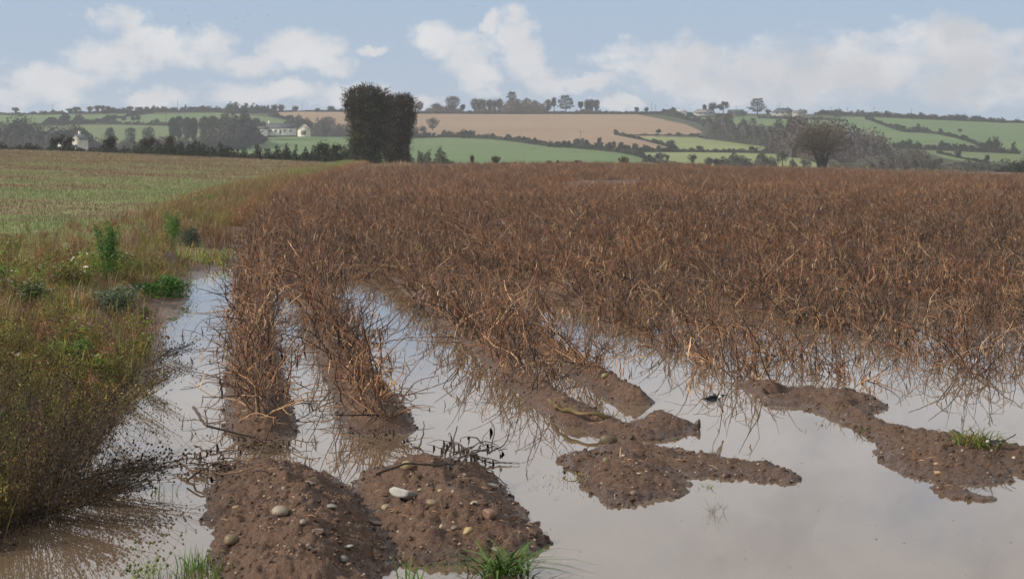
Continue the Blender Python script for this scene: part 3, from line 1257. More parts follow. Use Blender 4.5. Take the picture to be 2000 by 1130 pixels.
idx = np.zeros(n, int)
CH = {'far_red': [4, 8, 2, 14 - 1, 4, 2], 'olive': [0, 1, 6, 10, 7, 0, 11, 3], 'green': [3, 5, 9, 11, 12, 3], 'dark': [7, 7, 0, 8, 10, 6], 'mix': [0, 1, 2, 3, 6, 4, 13], 'straw': [2, 13, 1, 4]}
for i in range(n):
    x_, y_ = ppx[i], ppy[i]
    if x_ < 110 and y_ > 640 and r_[i] < .6:
        k = 'dark'
    elif by[i] > 40:
        k = 'mix' if r_[i] < .4 else ('straw' if r_[i] < .85 else 'far_red')
        if fbm(bx[i] * .2, by[i] * .08, 2, 9) > .12:
            k = 'green'
    elif y_ < 560 and x_ > 360:
        k = 'far_red' if r_[i] < .45 else 'straw'
    elif y_ < 500:
        k = 'far_red' if patch[i] > 0 else 'mix'
    elif y_ > 780 or (x_ < 230 and y_ > 690 and patch[i] < .15):
        k = 'dark' if r_[i] < .8 else 'olive'
    elif patch[i] > .18:
        k = 'green'
    elif patch[i] < -.2:
        k = 'far_red' if r_[i] < .2 else ('straw' if r_[i] < .6 else 'olive')
    else:
        k = 'olive' if r_[i] < .42 else ('straw' if r_[i] < .66 else ('far_red' if r_[i] < .78 else 'mix'))
    idx[i] = CH[k][int(rng.integers(0, len(CH[k])))]
scatter('bank_vegetation', np.stack([bx, by, bz - .02], 1), np.stack([rng.normal(0, .15, n), rng.normal(0, .15, n), rng.uniform(0, 6.28, n)], 1),
        rng.uniform(.6, 1.15, n) * np.where(by > 40, 1.5, 1.0) * np.where(ppy < 480, .85, 1), idx, bcoll, 'mixed brown and green weeds and dead grass covering the bank beside the flood')

# verge running up to the ivy trees
nv = 5200
vy = 48 + 250 * rng.random(nv) ** 1.25
vd = rng.uniform(.5, 2.7, nv)
vx = pathx(vy) - vd * (1 + vy / 500)
vz = ground_z(vx, vy, False)
vp = fbm(vx * .25, vy * .05, 3, 35)
vi = np.where(vp > .08, rng.choice([12, 3, 13, 5], nv), rng.choice([2, 13, 1, 4, 2], nv))
vi = np.where((vd < 1.2) & (rng.random(nv) < .6), rng.choice([4, 8, 2], nv), vi)
scatter('verge_grass', np.stack([vx, vy, vz - .02], 1), np.stack([np.zeros(nv), np.zeros(nv), rng.uniform(0, 6.28, nv)], 1),
        rng.uniform(.7, 1.2, nv) * (1 + vy / 190), vi, bcoll, 'strip of straw coloured and green grass along the edge of the crop')

# short growth over the stubble field
stub = [tuft(40, 34, .08, .16, ((.19, .20, .10), (.23, .23, .12)), .006), tuft(41, 30, .07, .18, ((.30, .23, .12), (.22, .16, .09)), .006),
        tuft(42, 30, .09, .16, ((.16, .22, .08), (.2, .25, .10)), .007), tuft(43, 24, .08, .2, ((.17, .11, .065), (.13, .085, .05)), .007)]
scoll = variant_collection('stubble_variant', [b.mesh('stubble_tuft', M_LEAF) for b in stub])
ns = 26000
sy = 30 + 265 * rng.random(ns) ** 1.5
sx = rng.uniform(-.30, -.05, ns) * sy
m = (edge_dist(sx, sy) > 2.7)
sx, sy = sx[m], sy[m]
szn = ground_z(sx, sy, False)
ns = len(sx)
sp_ = fbm(sx * .22, sy * .16, 4, 23)
si = np.where(sp_ > .10, rng.choice([0, 2, 0], ns), np.where(sp_ > -.15, rng.choice([0, 1, 0, 3], ns), rng.choice([1, 3, 3], ns)))
si = np.where((sy > 110) & (rng.random(ns) < np.clip((sy - 110) / 130, 0, .8)), rng.choice([1, 3], ns), si)
si = np.where((sy < 95) & (sp_ > -.05), rng.choice([2, 0, 2], ns), si)
scatter('stubble_regrowth', np.stack([sx, sy, szn - .01], 1), np.stack([np.zeros(ns), np.zeros(ns), rng.uniform(0, 6.28, ns)], 1),
        rng.uniform(.8, 1.3, ns) * (1 + sy / 90), si, scoll, 'short green and straw regrowth on the stubble field')


def plant(name, mb, px, py, label, cat, group=None, mat=None, s=1.0, zoff=0.0, rz=0.0):
    """stand a plant on the ground seen at the pixel"""
    z = 0.0
    for _ in range(6):
        x, y = onflat(px, py, z)
        z = .5 * z + .5 * max(gz(x, y), 0.0)
    x, y = onflat(px, py, z)
    o = mb.build(name, mat or M_LEAF)
    o.location = (x, y, z + zoff)
    o.scale = (s, s, s)
    o.rotation_euler = (0, 0, rz)
    tag(o, label, cat, group)
    return o


BG = ((.06, .19, .025), (.09, .25, .035), (.12, .29, .04))
plant('leafy_weed', feathery(50, .66, .24, BG, 2600, 9), 207, 545, 'tall bright green feathery weed standing left of the grey green daisy clump', 'weed')
plant('leafy_weed', feathery(51, .60, .28, ((.08, .17, .035), (.10, .2, .04)), 2200, 9), 338, 478, 'yellow green upright weed in front of the reddish dry grass', 'weed')
plant('leafy_weed', feathery(52, .36, .34, ((.09, .14, .09), (.11, .16, .10)), 2200, 9, 10), 372, 482, 'silvery green rounded weed on the small point of the bank', 'weed')
plant('daisy_clump', feathery(53, .30, .34, ((.10, .15, .09), (.12, .17, .10), (.07, .12, .06)), 2600, 10, 42), 228, 615, 'grey green feathery clump with white daisies along its top', 'flowering weed')
plant('daisy_clump', feathery(54, .28, .36, BG, 3000, 10, 36), 330, 580, 'bright green clump edged with white daisies above the water inlet', 'flowering weed')
plant('daisy_clump', feathery(541, .22, .22, BG, 2200, 9, 12), 290, 580, 'low green clump with few daisies just left of the bright green one', 'flowering weed')
plant('daisy_clump', feathery(55, .24, .24, ((.08, .13, .03), (.07, .11, .03)), 2000, 9, 46), 60, 600, 'green weed dotted with white daisies near the left edge of the bank', 'flowering weed')
plant('daisy_clump', feathery(56, .20, .2, OLIVE, 1600, 8, 16), 120, 560, 'olive weed with scattered white daisies behind the first daisy patch', 'flowering weed')
plant('daisy_clump', feathery(57, .20, .2, OLIVE + GRN, 1600, 8, 14), 190, 740, 'olive green weed with a few white daisies low on the bank front', 'flowering weed')
plant('daisy_clump', feathery(58, .20, .22, GRN, 1600, 8, 14), 120, 720, 'green weed with single white daisies in the middle of the bank', 'flowering weed')
plant('dry_grass_clump', tuft(60, 240, .62, .2, RED, .005, arch=.8), 428, 482, 'large reddish brown clump of dry grass at the corner of the crop', 'dry grass')
plant('dry_grass_clump', tuft(61, 160, .55, .16, RED, .005, arch=.5), 322, 452, 'narrow upright clump of red brown dead stems behind the yellow green weed', 'dry grass')
plant('dry_grass_clump', tuft(62, 160, .36, .16, STRAW, .005, arch=1.1), 482, 470, 'pale arching dry grass hanging over the head of the inlet', 'dry grass')
plant('dry_grass_clump', tuft(63, 120, .32, .14, RED + STRAW, .004, arch=1.2), 285, 650, 'brown collapsed dry grass at the water line below the daisies', 'dry grass')
plant('dry_grass_clump', tuft(64, 120, .4, .14, STRAW, .004, arch=1.2), 25, 640, 'straw coloured dry grass leaning over at the left edge', 'dry grass')
plant('grassy_mound', tuft(65, 300, .26, .2, OLIVE + GRN, .005, arch=1.1), 398, 512, 'rounded olive grass mound at the tip of the bank beside the inlet', 'grass mound', s=1.7)
plant('bare_weed', seedweed(66, .75, 4, DARKB, (.0, 0), lf=6, wide=.5), 100, 520, 'thin bare dark weed stems rising above the left field edge', 'weed')
plant('bare_weed', seedweed(67, .6, 3, DARKB, (.35, 0), lf=8, wide=.3), 250, 520, 'leaning bare stem between the two bright green weeds', 'weed')
# dark dead weeds in the near left corner
DW = [(12, 1045, .82, (.05, 0), 'dark dead weed at the very left edge of the flood'), (45, 1030, .78, (.10, 0), 'dark dead weed second from the left edge in the front corner'),
      (75, 1005, .72, (.22, 0), 'dark dead weed leaning right out of the front corner'), (100, 965, .66, (.30, 0), 'brown dead weed leaning over the bank foot beside the front corner'),
      (130, 925, .58, (.38, 0), 'brown dead weed leaning over the water in the middle of the bank foot'), (165, 880, .52, (.45, 0), 'dead weed with round seed heads hanging over the muddy reflection'),
      (200, 842, .46, (.55, 0), 'low dead weed with seed heads bending to the water'), (238, 792, .40, (.75, 0), 'black seed headed weed reaching right over the pool'),
      (270, 762, .36, (1.0, 0), 'sprawling black seed headed weed lying on the water below the bank'), (310, 700, .32, (1.1, 0), 'wiry dark weed trailing out over the water where the bank turns'),
      (20, 960, .8, (.02, .0), 'tall dark brown weed behind the front corner weeds'), (60, 930, .7, (.08, 0), 'dense dark weed on the near bank')]
for i, (px, py, h, ln, lab) in enumerate(DW):
    plant('dead_weed', seedweed(70 + i, h, 15 if i < 6 else 12, DARKB + (OLIVE[:2] if 4 < i < 8 else ()), ln, lf=45 if i < 7 else 30, wide=.45, hr=.006), px, py, lab, 'dead weed', 'dead weeds along the bank foot')
for i, (px, py, h, ln, lab) in enumerate([(150, 955, .55, (1.9, .1), 'heap of collapsed black weed lying across the water left of the mud heap'), (95, 985, .5, (2.2, .1), 'flattened dark weed floating in front of the collapsed heap'),
                                          (60, 1012, .55, (1.7, -.35), 'dark seedy branch drooping toward the bottom left water')]):
    m_ = seedweed(90 + i, h, 26, DARKB, ln, lf=34, wide=.5, hr=.007)
    o = plant('dead_weed', m_, px, py, lab, 'dead weed', 'dead weeds along the bank foot')
    o.location.z = max(o.location.z, .04)

G2 = ((.07, .14, .022), (.10, .20, .03), (.15, .25, .05))
plant('grass_tuft', tuft(110, 130, .25, .05, G2, .009, arch=1.5, omin=.35), 978, 1119, 'big bright green grass tuft at the bottom edge in front of the right mud heap', 'grass tuft')
plant('grass_tuft', tuft(111, 16, .16, .03, G2, .006, arch=.8), 812, 1140, 'thin green grass sprouting from the water at the bottom edge between the heaps', 'grass tuft')
plant('grass_tuft', tuft(112, 150, .10, .11, G2, .004, arch=.8), 415, 1125, 'fine short green grass at the left foot of the left mud heap', 'grass tuft')
plant('grass_tuft', tuft(1121, 60, .13, .04, G2, .004, arch=.8), 390, 1110, 'sparse taller grass beside the fine short grass', 'grass tuft')
plant('grass_tuft', tuft(113, 60, .045, .035, LIME, .003, arch=1.2), 822, 928, 'tiny pale green grass patch on top of the right mud heap', 'grass tuft')
plant('grass_tuft', tuft(114, 130, .22, .06, GRN + OLIVE, .006, arch=1.5, omin=.4), 1905, 868, 'spreading grass tuft on the right mud bar beside the wagtail', 'grass tuft')
plant('grass_tuft', tuft(115, 40, .09, .05, LIME + OLIVE, .004, arch=1.2), 1690, 842, 'small yellow green grass tuft at the waist of the right mud bar', 'grass tuft')
plant('grass_tuft', tuft(116, 14, .08, .02, GRN, .004, arch=1.2), 1376, 952, 'tiny green sprig in the water right of the middle mud island', 'grass tuft')
plant('grass_tuft', tuft(117, 26, .07, .10, OLIVE, .003, arch=1.2), 1640, 800, 'few thin grass blades on the upper neck of the right mud bar', 'grass tuft')
plant('grass_tuft', tuft(118, 26, .10, .06, GRN + LIME, .004, arch=1.1), 318, 965, 'green grass at the end of the collapsed black weed', 'grass tuft')
plant('moss_patch', tuft(119, 220, .022, .14, LIME + OLIVE, .003, arch=1.3), 1165, 925, 'yellow green moss patch on the middle mud island', 'moss')
plant('sprouting_weed', seedweed(120, .075, 4, ((.10, .11, .05), (.08, .08, .05)), lf=9, hr=.002, wide=.3), 1404, 1000, 'thin leafy sprig standing in the open water', 'weed', s=.5)
plant('sprouting_weed', seedweed(121, .13, 5, LIME, lf=20, hr=.008), 268, 1140, 'green weed with pale seed heads at the bottom left edge', 'weed')
plant('sprouting_weed', tuft(122, 7, .06, .06, DARKB, .003), 335, 1035, 'few dark stubs poking out of the water left of the left mud heap', 'weed')
plant('orange_grass', tuft(123, 200, .42, .3, ((.30, .15, .055), (.25, .12, .05), (.34, .2, .08)), .006), 1960, 560, 'orange dry grass clump near the right edge of the crop', 'dry grass', s=1.0)
plant('orange_grass', tuft(124, 200, .42, .3, ((.30, .15, .055), (.25, .12, .05), (.34, .2, .08)), .006), 1720, 520, 'orange brown grass patch above the small puddle in the crop', 'dry grass')
plant('orange_grass', tuft(125, 260, .8, .6, ((.30, .14, .055), (.25, .11, .05)), .015), 1078, 358, 'orange grass clump at the far end of the crop beside the bare soil', 'dry grass')
plant('dry_grass_clump', tuft(127, 160, .9, .8, ((.34, .26, .13), (.28, .24, .10)), .03), 745, 331, 'pale straw grass at the foot of the big ivy trees', 'dry grass')
plant('dry_grass_clump', tuft(128, 160, .9, .9, ((.36, .27, .14), (.30, .22, .11)), .03), 790, 326, 'pale straw grass at the right foot of the big ivy trees', 'dry grass')
plant('green_grass_patch', tuft(126, 120, .16, .16, LIME, .006), 1755, 506, 'small bright yellow green tuft beside the puddle in the right crop', 'grass tuft')

# ------------------------------------------------------------------ stones, clods


def rock_mesh(seed, sx, sy, sz, col, ang=0.0, sub=2):
    r0 = np.random.default_rng(seed)
    import bmesh
    bm = bmesh.new()
    bmesh.ops.create_icosphere(bm, subdivisions=sub, radius=1.0)
    V = np.array([v.co[:] for v in bm.verts])
    Fc = [[v.index for v in f.verts] for f in bm.faces]
    bm.free()
    k = 1 + .16 * fbm(V[:, 0] * 1.2 + seed, V[:, 1] * 1.2 + V[:, 2] * 1.7, 3, seed % 91)
    if ang:
        for _ in range(int(ang)):
            n_ = r0.normal(size=3)
            n_ /= np.linalg.norm(n_)
            dd = V @ n_
            lim = r0.uniform(.45, .8)
            V = V - np.where(dd > lim, dd - lim, 0)[:, None] * n_
    V = V * k[:, None] * [sx, sy, sz]
    mb = MB()
    mb.add(V, Fc, np.array(col) * (1 + .25 * fbm(V[:, 0] * 40, V[:, 1] * 40 + V[:, 2] * 30, 2, seed % 31))[:, None])
    return mb


def on_ground(px, py):
    z = 0.0
    for _ in range(10):
        x, y = onflat(px, py, z)
        z = .5 * z + .5 * max(gz(x, y), 0.0)
    return onflat(px, py, z) + (z,)


STONES = [  # px, py of centre, width px, height px, depth factor, colour, angular, label
    (547, 997, 38, 22, 1, (.33, .28, .21), 0, 'smooth pale oval stone in the middle of the left mud heap'),
    (451, 1053, 32, 25, 1, (.17, .12, .07), 0, 'brown egg shaped stone at the lower left waterline of the left heap'),
    (475, 919, 16, 13, 1, (.25, .21, .09), 0, 'small yellowish round stone on the left shoulder of the left heap'),
    (794, 908, 26, 20, 1, (.35, .26, .13), 0, 'yellow brown round stone on the crest of the right heap beside the grass patch'),
    (795, 976, 68, 20, 1, (.34, .34, .31), 4, 'flat grey slate slab in the middle of the right mud heap'),
    (755, 990, 24, 13, 1, (.30, .26, .15), 0, 'yellow grey pebble just below the slate slab'),
    (780, 960, 16, 8, 1, (.45, .36, .22), 0, 'pale buff pebble above the upper end of the slate slab'),
    (845, 980, 30, 14, 1, (.22, .17, .10), 2, 'buff stone half buried right of the slate slab'),
    (913, 996, 48, 12, 1, (.17, .12, .10), 3, 'dark flat brown stone right of the slab'),
    (955, 1002, 34, 22, 1, (.20, .12, .085), 2, 'reddish brown stone on the right side of the right heap'),
    (648, 988, 22, 10, 1, (.24, .23, .2), 0, 'grey oval pebble right of the pale oval stone'),
    (555, 953, 14, 11, 1, (.2, .18, .15), 0, 'grey round pebble above the pale oval stone'),
    (603, 930, 12, 9, 1, (.2, .15, .11), 0, 'brown pebble on the upper right slope of the left heap'),
    (605, 942, 24, 9, 1, (.22, .19, .15), 2, 'flat grey stone just under the brown pebble'),
    (512, 911, 14, 9, 1, (.25, .23, .2), 0, 'grey pebble near the crest of the left heap'),
    (462, 990, 20, 9, 1, (.36, .25, .13), 1, 'orange buff pebble on the left slope of the left heap'),
    (592, 1018, 16, 13, 1, (.25, .21, .16), 0, 'buff pebble just below the pale oval stone'),
    (622, 1035, 30, 12, 1, (.24, .18, .14), 3, 'flat brownish stone in the centre right of the left heap'),
    (680, 1066, 24, 7, 1, (.36, .34, .30), 0, 'thin pale pebble low on the left heap'),
    (672, 1090, 20, 15, 1, (.20, .19, .17), 0, 'grey round stone near the foot of the left heap'),
    (637, 1091, 14, 10, 1, (.2, .18, .16), 0, 'small grey stone left of the round stone at the foot'),
    (603, 1064, 14, 12, 1, (.19, .13, .10), 0, 'dull brown stone in the lower middle of the left heap'),
    (738, 1021, 26, 10, 1, (.21, .14, .10), 0, 'red brown stone in the valley between the two heaps'),
    (862, 1028, 9, 13, 1, (.46, .38, .28), 2, 'small upright whitish stone on the right heap'),
    (913, 1035, 26, 15, 1, (.36, .27, .13), 3, 'golden angular stone on the lower right heap'),
    (845, 1030, 14, 9, 1, (.16, .14, .13), 0, 'dark grey pebble left of the whitish stone'),
    (886, 1030, 20, 10, 1, (.2, .16, .11), 2, 'olive brown stone between the whitish and golden stones'),
    (971, 1072, 26, 11, 1, (.24, .19, .15), 1, 'smooth mud coloured stone at the foot of the right heap'),
    (860, 957, 12, 7, 1, (.46, .36, .20), 0, 'yellow pebble on the upper right heap'),
    (885, 959, 7, 7, 1, (.5, .46, .38), 0, 'tiny white pebble right of the yellow pebble'),
    (820, 956, 14, 8, 1, (.34, .28, .22), 2, 'buff chip left of the yellow pebble'),
    (925, 981, 22, 8, 1, (.36, .32, .25), 2, 'pale grey chip above the dark flat stone'),
    (960, 948, 34, 12, 1, (.27, .28, .24), 2, 'greyish green flat stone at the right shoulder of the right heap'),
    (1190, 857, 40, 26, 1, (.12, .085, .045), 3, 'big brown boulder at the neck between the middle mud islands'),
    (1184, 898, 17, 14, 1, (.17, .15, .07), 0, 'mossy olive stone on the middle island'),
    (1247, 924, 15, 5, 1, (.42, .36, .28), 0, 'whitish long pebble on the middle island'),
    (1262, 920, 10, 5, 1, (.4, .34, .26), 0, 'smaller whitish pebble right of the long one'),
    (1238, 962, 18, 13, 1, (.17, .11, .085), 3, 'brown stone at the front foot of the middle island'),
    (1217, 889, 11, 5, 1, (.52, .48, .42), 0, 'white pebble behind the dark top of the middle island'),
    (1325, 872, 9, 6, 1, (.65, .62, .58), 3, 'bright white chip at the back edge of the middle island'),
    (1181, 733, 16, 12, 1, (.25, .2, .09), 0, 'round yellowish potato on the last ridge end near the flood'),
    (1828, 905, 13, 6, 1, (.42, .31, .18), 0, 'buff pebble in the middle of the right mud bar'),
    (1830, 922, 21, 7, 1, (.42, .28, .12), 2, 'orange buff stone lower on the right mud bar'),
    (1896, 873, 9, 7, 1, (.5, .42, .36), 1, 'pale pebble below the spreading grass tuft'),
    (1880, 879, 8, 6, 1, (.42, .36, .3), 0, 'small pale pebble left of the one below the tuft'),
    (1980, 893, 10, 7, 1, (.4, .36, .26), 2, 'greyish chip near the right edge of the mud bar'),
    (1937, 879, 6, 5, 1, (.6, .54, .36), 0, 'tiny yellow white pebble right under the wagtail'),
    (1415, 928, 10, 9, 1, (.16, .11, .08), 0, 'dark round clod on the front edge of the long mud spit'),
    (1505, 935, 11, 8, 1, (.12, .09, .07), 0, 'dark round stone at the tip of the long mud spit'),
    (1700, 777, 16, 8, 1, (.11, .08, .06), 1, 'dark clod on the hump of the upper right mud bar'),
]
for i, (px, py, w, h, dp, col, ang, lab) in enumerate(STONES):
    x, y, z = on_ground(px, py + h * .3)
    s = y / F
    col = tuple(v * .72 + .01 for v in col)
    ang = ang or (0 if w > 24 else 1)
    mb = rock_mesh(500 + i, w * s * .45, w * s * .38, h * s * .50, col, ang, 3 if w > 20 else 2)
    o = mb.build('stone', M_STONE, smooth_=(ang == 0 or w < 20))
    if 'flat grey slate' in lab:
        o.data = rock_mesh(77, .105, .06, .030, (.27, .27, .25), 6, 3).mesh('stone', M_STONE)
        o.rotation_euler = (R(-14), R(15), R(8))
    elif 'potato' in lab:
        o.name = 'potato'
        o.rotation_euler = (0, 0, random.uniform(-.4, .4))
    else:
        o.rotation_euler = (random.uniform(-.1, .1), random.uniform(-.2, .2), random.uniform(-.4, .4))
    o.location = (x, y, z + h * s * (.24 if 'flat grey slate' not in lab else .9))
    if 'white chip' in lab:
        o.name = 'white_chip'
    tag(o, lab, 'potato' if 'potato' in lab else 'stone')

peb = [rock_mesh(700 + i, 1, random.uniform(.6, .9), random.uniform(.4, .7), c, a, 1).mesh('pebble', M_STONE)
       for i, (c, a) in enumerate([((.22, .16, .12), 0), ((.30, .24, .17), 2), ((.18, .13, .10), 3), ((.40, .33, .24), 0), ((.13, .09, .07), 2), ((.24, .20, .17), 2)])]
clod = [rock_mesh(720 + i, 1, random.uniform(.7, 1), random.uniform(.5, .8), c, 4, 2).mesh('clod', M_MUD) for i, (c, a) in enumerate([((.1, .07, .05), 2)] * 5)]
pcoll = variant_collection('gravel_variant', peb + clod)
ng = 90000
gy = 8.2 + 12 * rng.random(ng) ** 1.2
gx = rng.uniform(-.30, .33, ng) * gy
gzv = ground_z(gx, gy, True)
m = (gzv > -.006) & ~((sdpoly(BANK, gx, gy) > .25))
gx, gy, gzv = gx[m], gy[m], gzv[m]
n = len(gx)
print('gravel', n)
gi_ = rng.choice([0, 1, 2, 2, 4, 4, 5, 6, 7, 8, 9, 10, 6, 7, 8, 9, 10, 3, 6, 7, 8, 9, 10], n)
gs = .0020 + .011 * rng.random(n) ** 6
gs = np.where(gi_ > 5, gs * 1.25, gs)
gs = np.where((gzv < .012) & (gi_ > 5), gs * 1.25, gs)
gs = np.where(gi_ == 3, gs * .7, gs)
idx_map = gi_
scatter('gravel', np.stack([gx, gy, gzv + gs * .2], 1), rng.uniform(-.5, .5, (n, 3)) * [1, 1, 6], gs, idx_map, pcoll, 'small pebbles and clods lying over the mud')

# ------------------------------------------------------------------ debris


def line3(pts, jitter=0.0):
    out = []
    for (px, py, z) in pts:
        x, y = onflat(px, py, z)
        out.append((x + random.gauss(0, jitter), y, z))
    return np.array(out)


def resample(P, n):
    P = np.asarray(P, float)
    s = np.concatenate([[0], np.cumsum(np.linalg.norm(np.diff(P, axis=0), axis=1))])
    t = np.linspace(0, s[-1], n)
    return np.stack([np.interp(t, s, P[:, i]) for i in range(3)], 1)


random.seed(5)
mb = MB()
P = resample(line3([(1072, 782, .05), (1092, 797, .085), (1118, 802, .10), (1140, 808, .10), (1165, 808, .10), (1190, 816, .075), (1203, 824, .03)]), 26)
P[:, 2] += .006 * np.sin(np.arange(26) * 1.3)
cc = np.array([(.11, .088, .040) if (i // 3) % 3 else (.15, .11, .065) for i in range(26)])
mb.tube(P, .014 + .004 * np.sin(np.arange(26) * .9), np.repeat(cc, 7, axis=0), 7, True)
for i in range(4, 22, 4):
    mb.tube([P[i], P[i] + [random.gauss(0, .02), 0, .02]], [.008, .004], (.12, .09, .04), 4)
tag(mb.build('mossy_branch', M_BARK, smooth_=True), 'thick mossy yellow brown branch lying along the end of the mud ridge', 'branch')

# torn out potato plants on and beside the heaps


def cols_simple(pal, n):
    return np.array(pal)[rng.integers(0, len(pal), n)]


def debris(seed, box, n, zr, name, lab, dark=True, big=.5, arcs=None):
    random.seed(seed)
    mb = MB()
    pal = [(.035, .026, .02), (.055, .036, .025), (.08, .05, .03), (.12, .075, .045)]
    for i in range(n):
        px, py = random.uniform(box[0], box[1]), random.uniform(box[2], box[3])
        x, y = onflat(px, py, 0)
        z = max(gz(x, y), 0) + random.uniform(*zr)
        az = random.choice([random.gauss(0, .6), random.gauss(math.pi, .6)])
        P = stalk(mb, (x, y, z), az, random.uniform(-.1, .9), big * random.uniform(.3, 1), random.uniform(.0025, .006), random.choice(pal), droop=random.uniform(.5, 2), kink=.8)
        for q in range(2):
            k = random.randint(1, len(P) - 2)
            stalk(mb, P[k], random.uniform(0, 6.28), random.uniform(-1.2, .8), big * random.uniform(.1, .3), .0022, random.choice(pal), droop=2, kink=1.0, segs=4)
        for q in range(3):
            k = random.randint(1, len(P) - 1)
            c = P[k]
            L_ = random.uniform(.02, .07)
            PP = np.array([c, c + [0.004, 0, -L_ * .5], c + [-.003, 0, -L_]])
            PP[:, 2] = np.maximum(PP[:, 2], .006)
            w = random.uniform(.006, .02)
            mb.ribbon(PP, [w * .5, w, w * .2], SX, random.choice(pal[:2]))
    for arc in (arcs or []):
        r0, pts = arc
        P = resample(line3(pts), 14)
        P[1:-1] += np.random.default_rng(seed).normal(size=(12, 3)) * .005
        mb.tube(P, np.linspace(r0, r0 * .45, 14), random.choice(pal[:3]), 5)
    o = mb.build(name, M_STALK)
    tag(o, lab, 'dead plant')
    return o


debris(31, (885, 945, 905, 925), 22, (.03, .14), 'uprooted_potato_plant', 'black uprooted potato plant piled on the back of the right mud heap', big=.28,
       arcs=[(.007, [(735, 925, .19), (800, 905, .23), (860, 905, .22), (900, 905, .2)]), (.007, [(875, 925, .14), (880, 890, .2), (888, 850, .25), (893, 832, .29)]),
             (.006, [(885, 925, .14), (915, 890, .2), (960, 870, .2), (968, 840, .26), (958, 822, .30)]), (.005, [(955, 885, .14), (980, 872, .15), (994, 852, .2), (996, 828, .26)]),
             (.006, [(880, 920, .13), (872, 895, .18), (864, 870, .22)]), (.005, [(890, 900, .16), (930, 880, .18), (990, 876, .12)]), (.004, [(940, 915, .1), (960, 925, .06), (992, 945, .02), (972, 962, .01)])])
debris(32, (360, 470, 905, 935), 26, (.01, .05), 'uprooted_potato_plant', 'brown uprooted potato stalks trailing in the water left of the left heap', big=.3,
       arcs=[(.008, [(350, 905, .04), (400, 925, .06), (450, 925, .1), (520, 905, .2)]), (.006, [(365, 938, .02), (390, 915, .08), (430, 900, .1), (480, 900, .15)])])
debris(33, (480, 540, 860, 885), 14, (.0, .03), 'uprooted_potato_plant', 'broken stalk stump standing in the gap between the first row and the left heap', big=.3,
       arcs=[(.011, [(378, 795, .22), (400, 830, .16), (440, 838, .13), (490, 852, .08), (520, 868, .03)]), (.007, [(404, 832, .16), (403, 815, .2), (398, 800, .24)]),
             (.012, [(500, 905, .1), (505, 885, .13), (515, 870, .16)]), (.006, [(380, 870, .02), (410, 885, .08), (460, 880, .05)])])
debris(34, (700, 780, 850, 870), 8, (.0, .02), 'broken_stalks', 'forked bare stalk and stubs standing in the water at the end of the second row', big=.25,
       arcs=[(.006, [(822, 905, .0), (818, 880, .08), (826, 850, .16), (828, 822, .22)]), (.004, [(818, 878, .08), (800, 865, .13), (792, 850, .17)]), (.004, [(820, 878, .08), (838, 888, .07), (842, 905, .02)])])
debris(35, (1100, 1160, 905, 935), 5, (.0, .01), 'dead_twigs', 'flat dark twigs in the water at the left tip of the middle island', big=.14)
# withered pale leaf standing on the spit, dark stump at the end of the island
random.seed(3)
mb = MB()
x, y, z = on_ground(1212, 893)
mb = MB()
mb.tube([(x, y, z), (x, y, z + .03), (x + .004, y, z + .06)], [.006, .006, .004], (.28, .2, .15), 5)
tag(mb.build('withered_stub', M_STALK), 'short pale stub upright beside the white pebble', 'dead stem')
x, y = onflat(1363, 838, 0)
o = rock_mesh(801, .02, .02, .045, (.05, .035, .025), 3, 2).build('dark_clod', M_STONE)
o.location = (x, y, .035)
tag(o, 'black upright clod at the right tip of the rear mud island', 'clod')
nl = 5200
ly = 8.6 + 12 * rng.random(nl)
lx = rng.uniform(-.2, .28, nl) * ly
lz = ground_z(lx, ly, True)
m = (lz > .02) & (sdpoly(BANK, lx, ly) < -.3)
lx, ly, lz = lx[m], ly[m], lz[m]
nl = len(lx)
lt = MB()
for i in range(nl):
    a = random.uniform(0, 6.28)
    L_ = random.uniform(.015, .07)
    d = np.array([math.cos(a), math.sin(a), random.gauss(0, .2)]) * L_
    c = np.array([lx[i], ly[i], lz[i] + .006])
    lt.tube([c - d / 2, c + [0, 0, .006], c + d / 2], [.0012, .002, .0008], random.choice(STALKC) , 3)
tag(lt.build('stalk_litter', M_STALK), 'short broken stalk bits strewn over the mud', kind='stuff')
# floating bits
nf = 700
fy = 8.3 + 9 * rng.random(nf)
fx = rng.uniform(-.27, .27, nf) * fy
m = ground_z(fx, fy, True) < -.03
fx, fy = fx[m], fy[m]
nf = len(fx)
fl = MB()
fl.leaves(np.stack([fx, fy, np.full(nf, .003)], 1), .003 + .008 * rng.random(nf) ** 3, cols_simple([(.07, .05, .035), (.16, .12, .08), (.04, .03, .025)], nf), elong=1.6, flat=.93)
tag(fl.build('floating_specks', M_STALK), 'tiny specks of chaff and soil floating on the flood', kind='stuff')
for (px, py, ln, lab) in [(326, 863, .05, 'brown leaf sliver floating left of the first row'), (1087, 972, .02, 'dark crumb floating between the right heap and the middle island')]:
    x, y = onflat(px, py, .004)
    mb = MB()
    mb.ribbon([(x - ln / 2, y, .004), (x, y + .01, .009), (x + ln / 2, y, .005)], [.004, .014, .003], (0, 1, 0), (.16, .11, .05))
    tag(mb.build('floating_leaf', M_STALK), lab, 'leaf')

# ------------------------------------------------------------------ birds


def lathe(mb, P, Rd, col, sides=10, flat=1.0):
    P = np.asarray(P, float)
    mb.tube(P, Rd, col, sides, True)


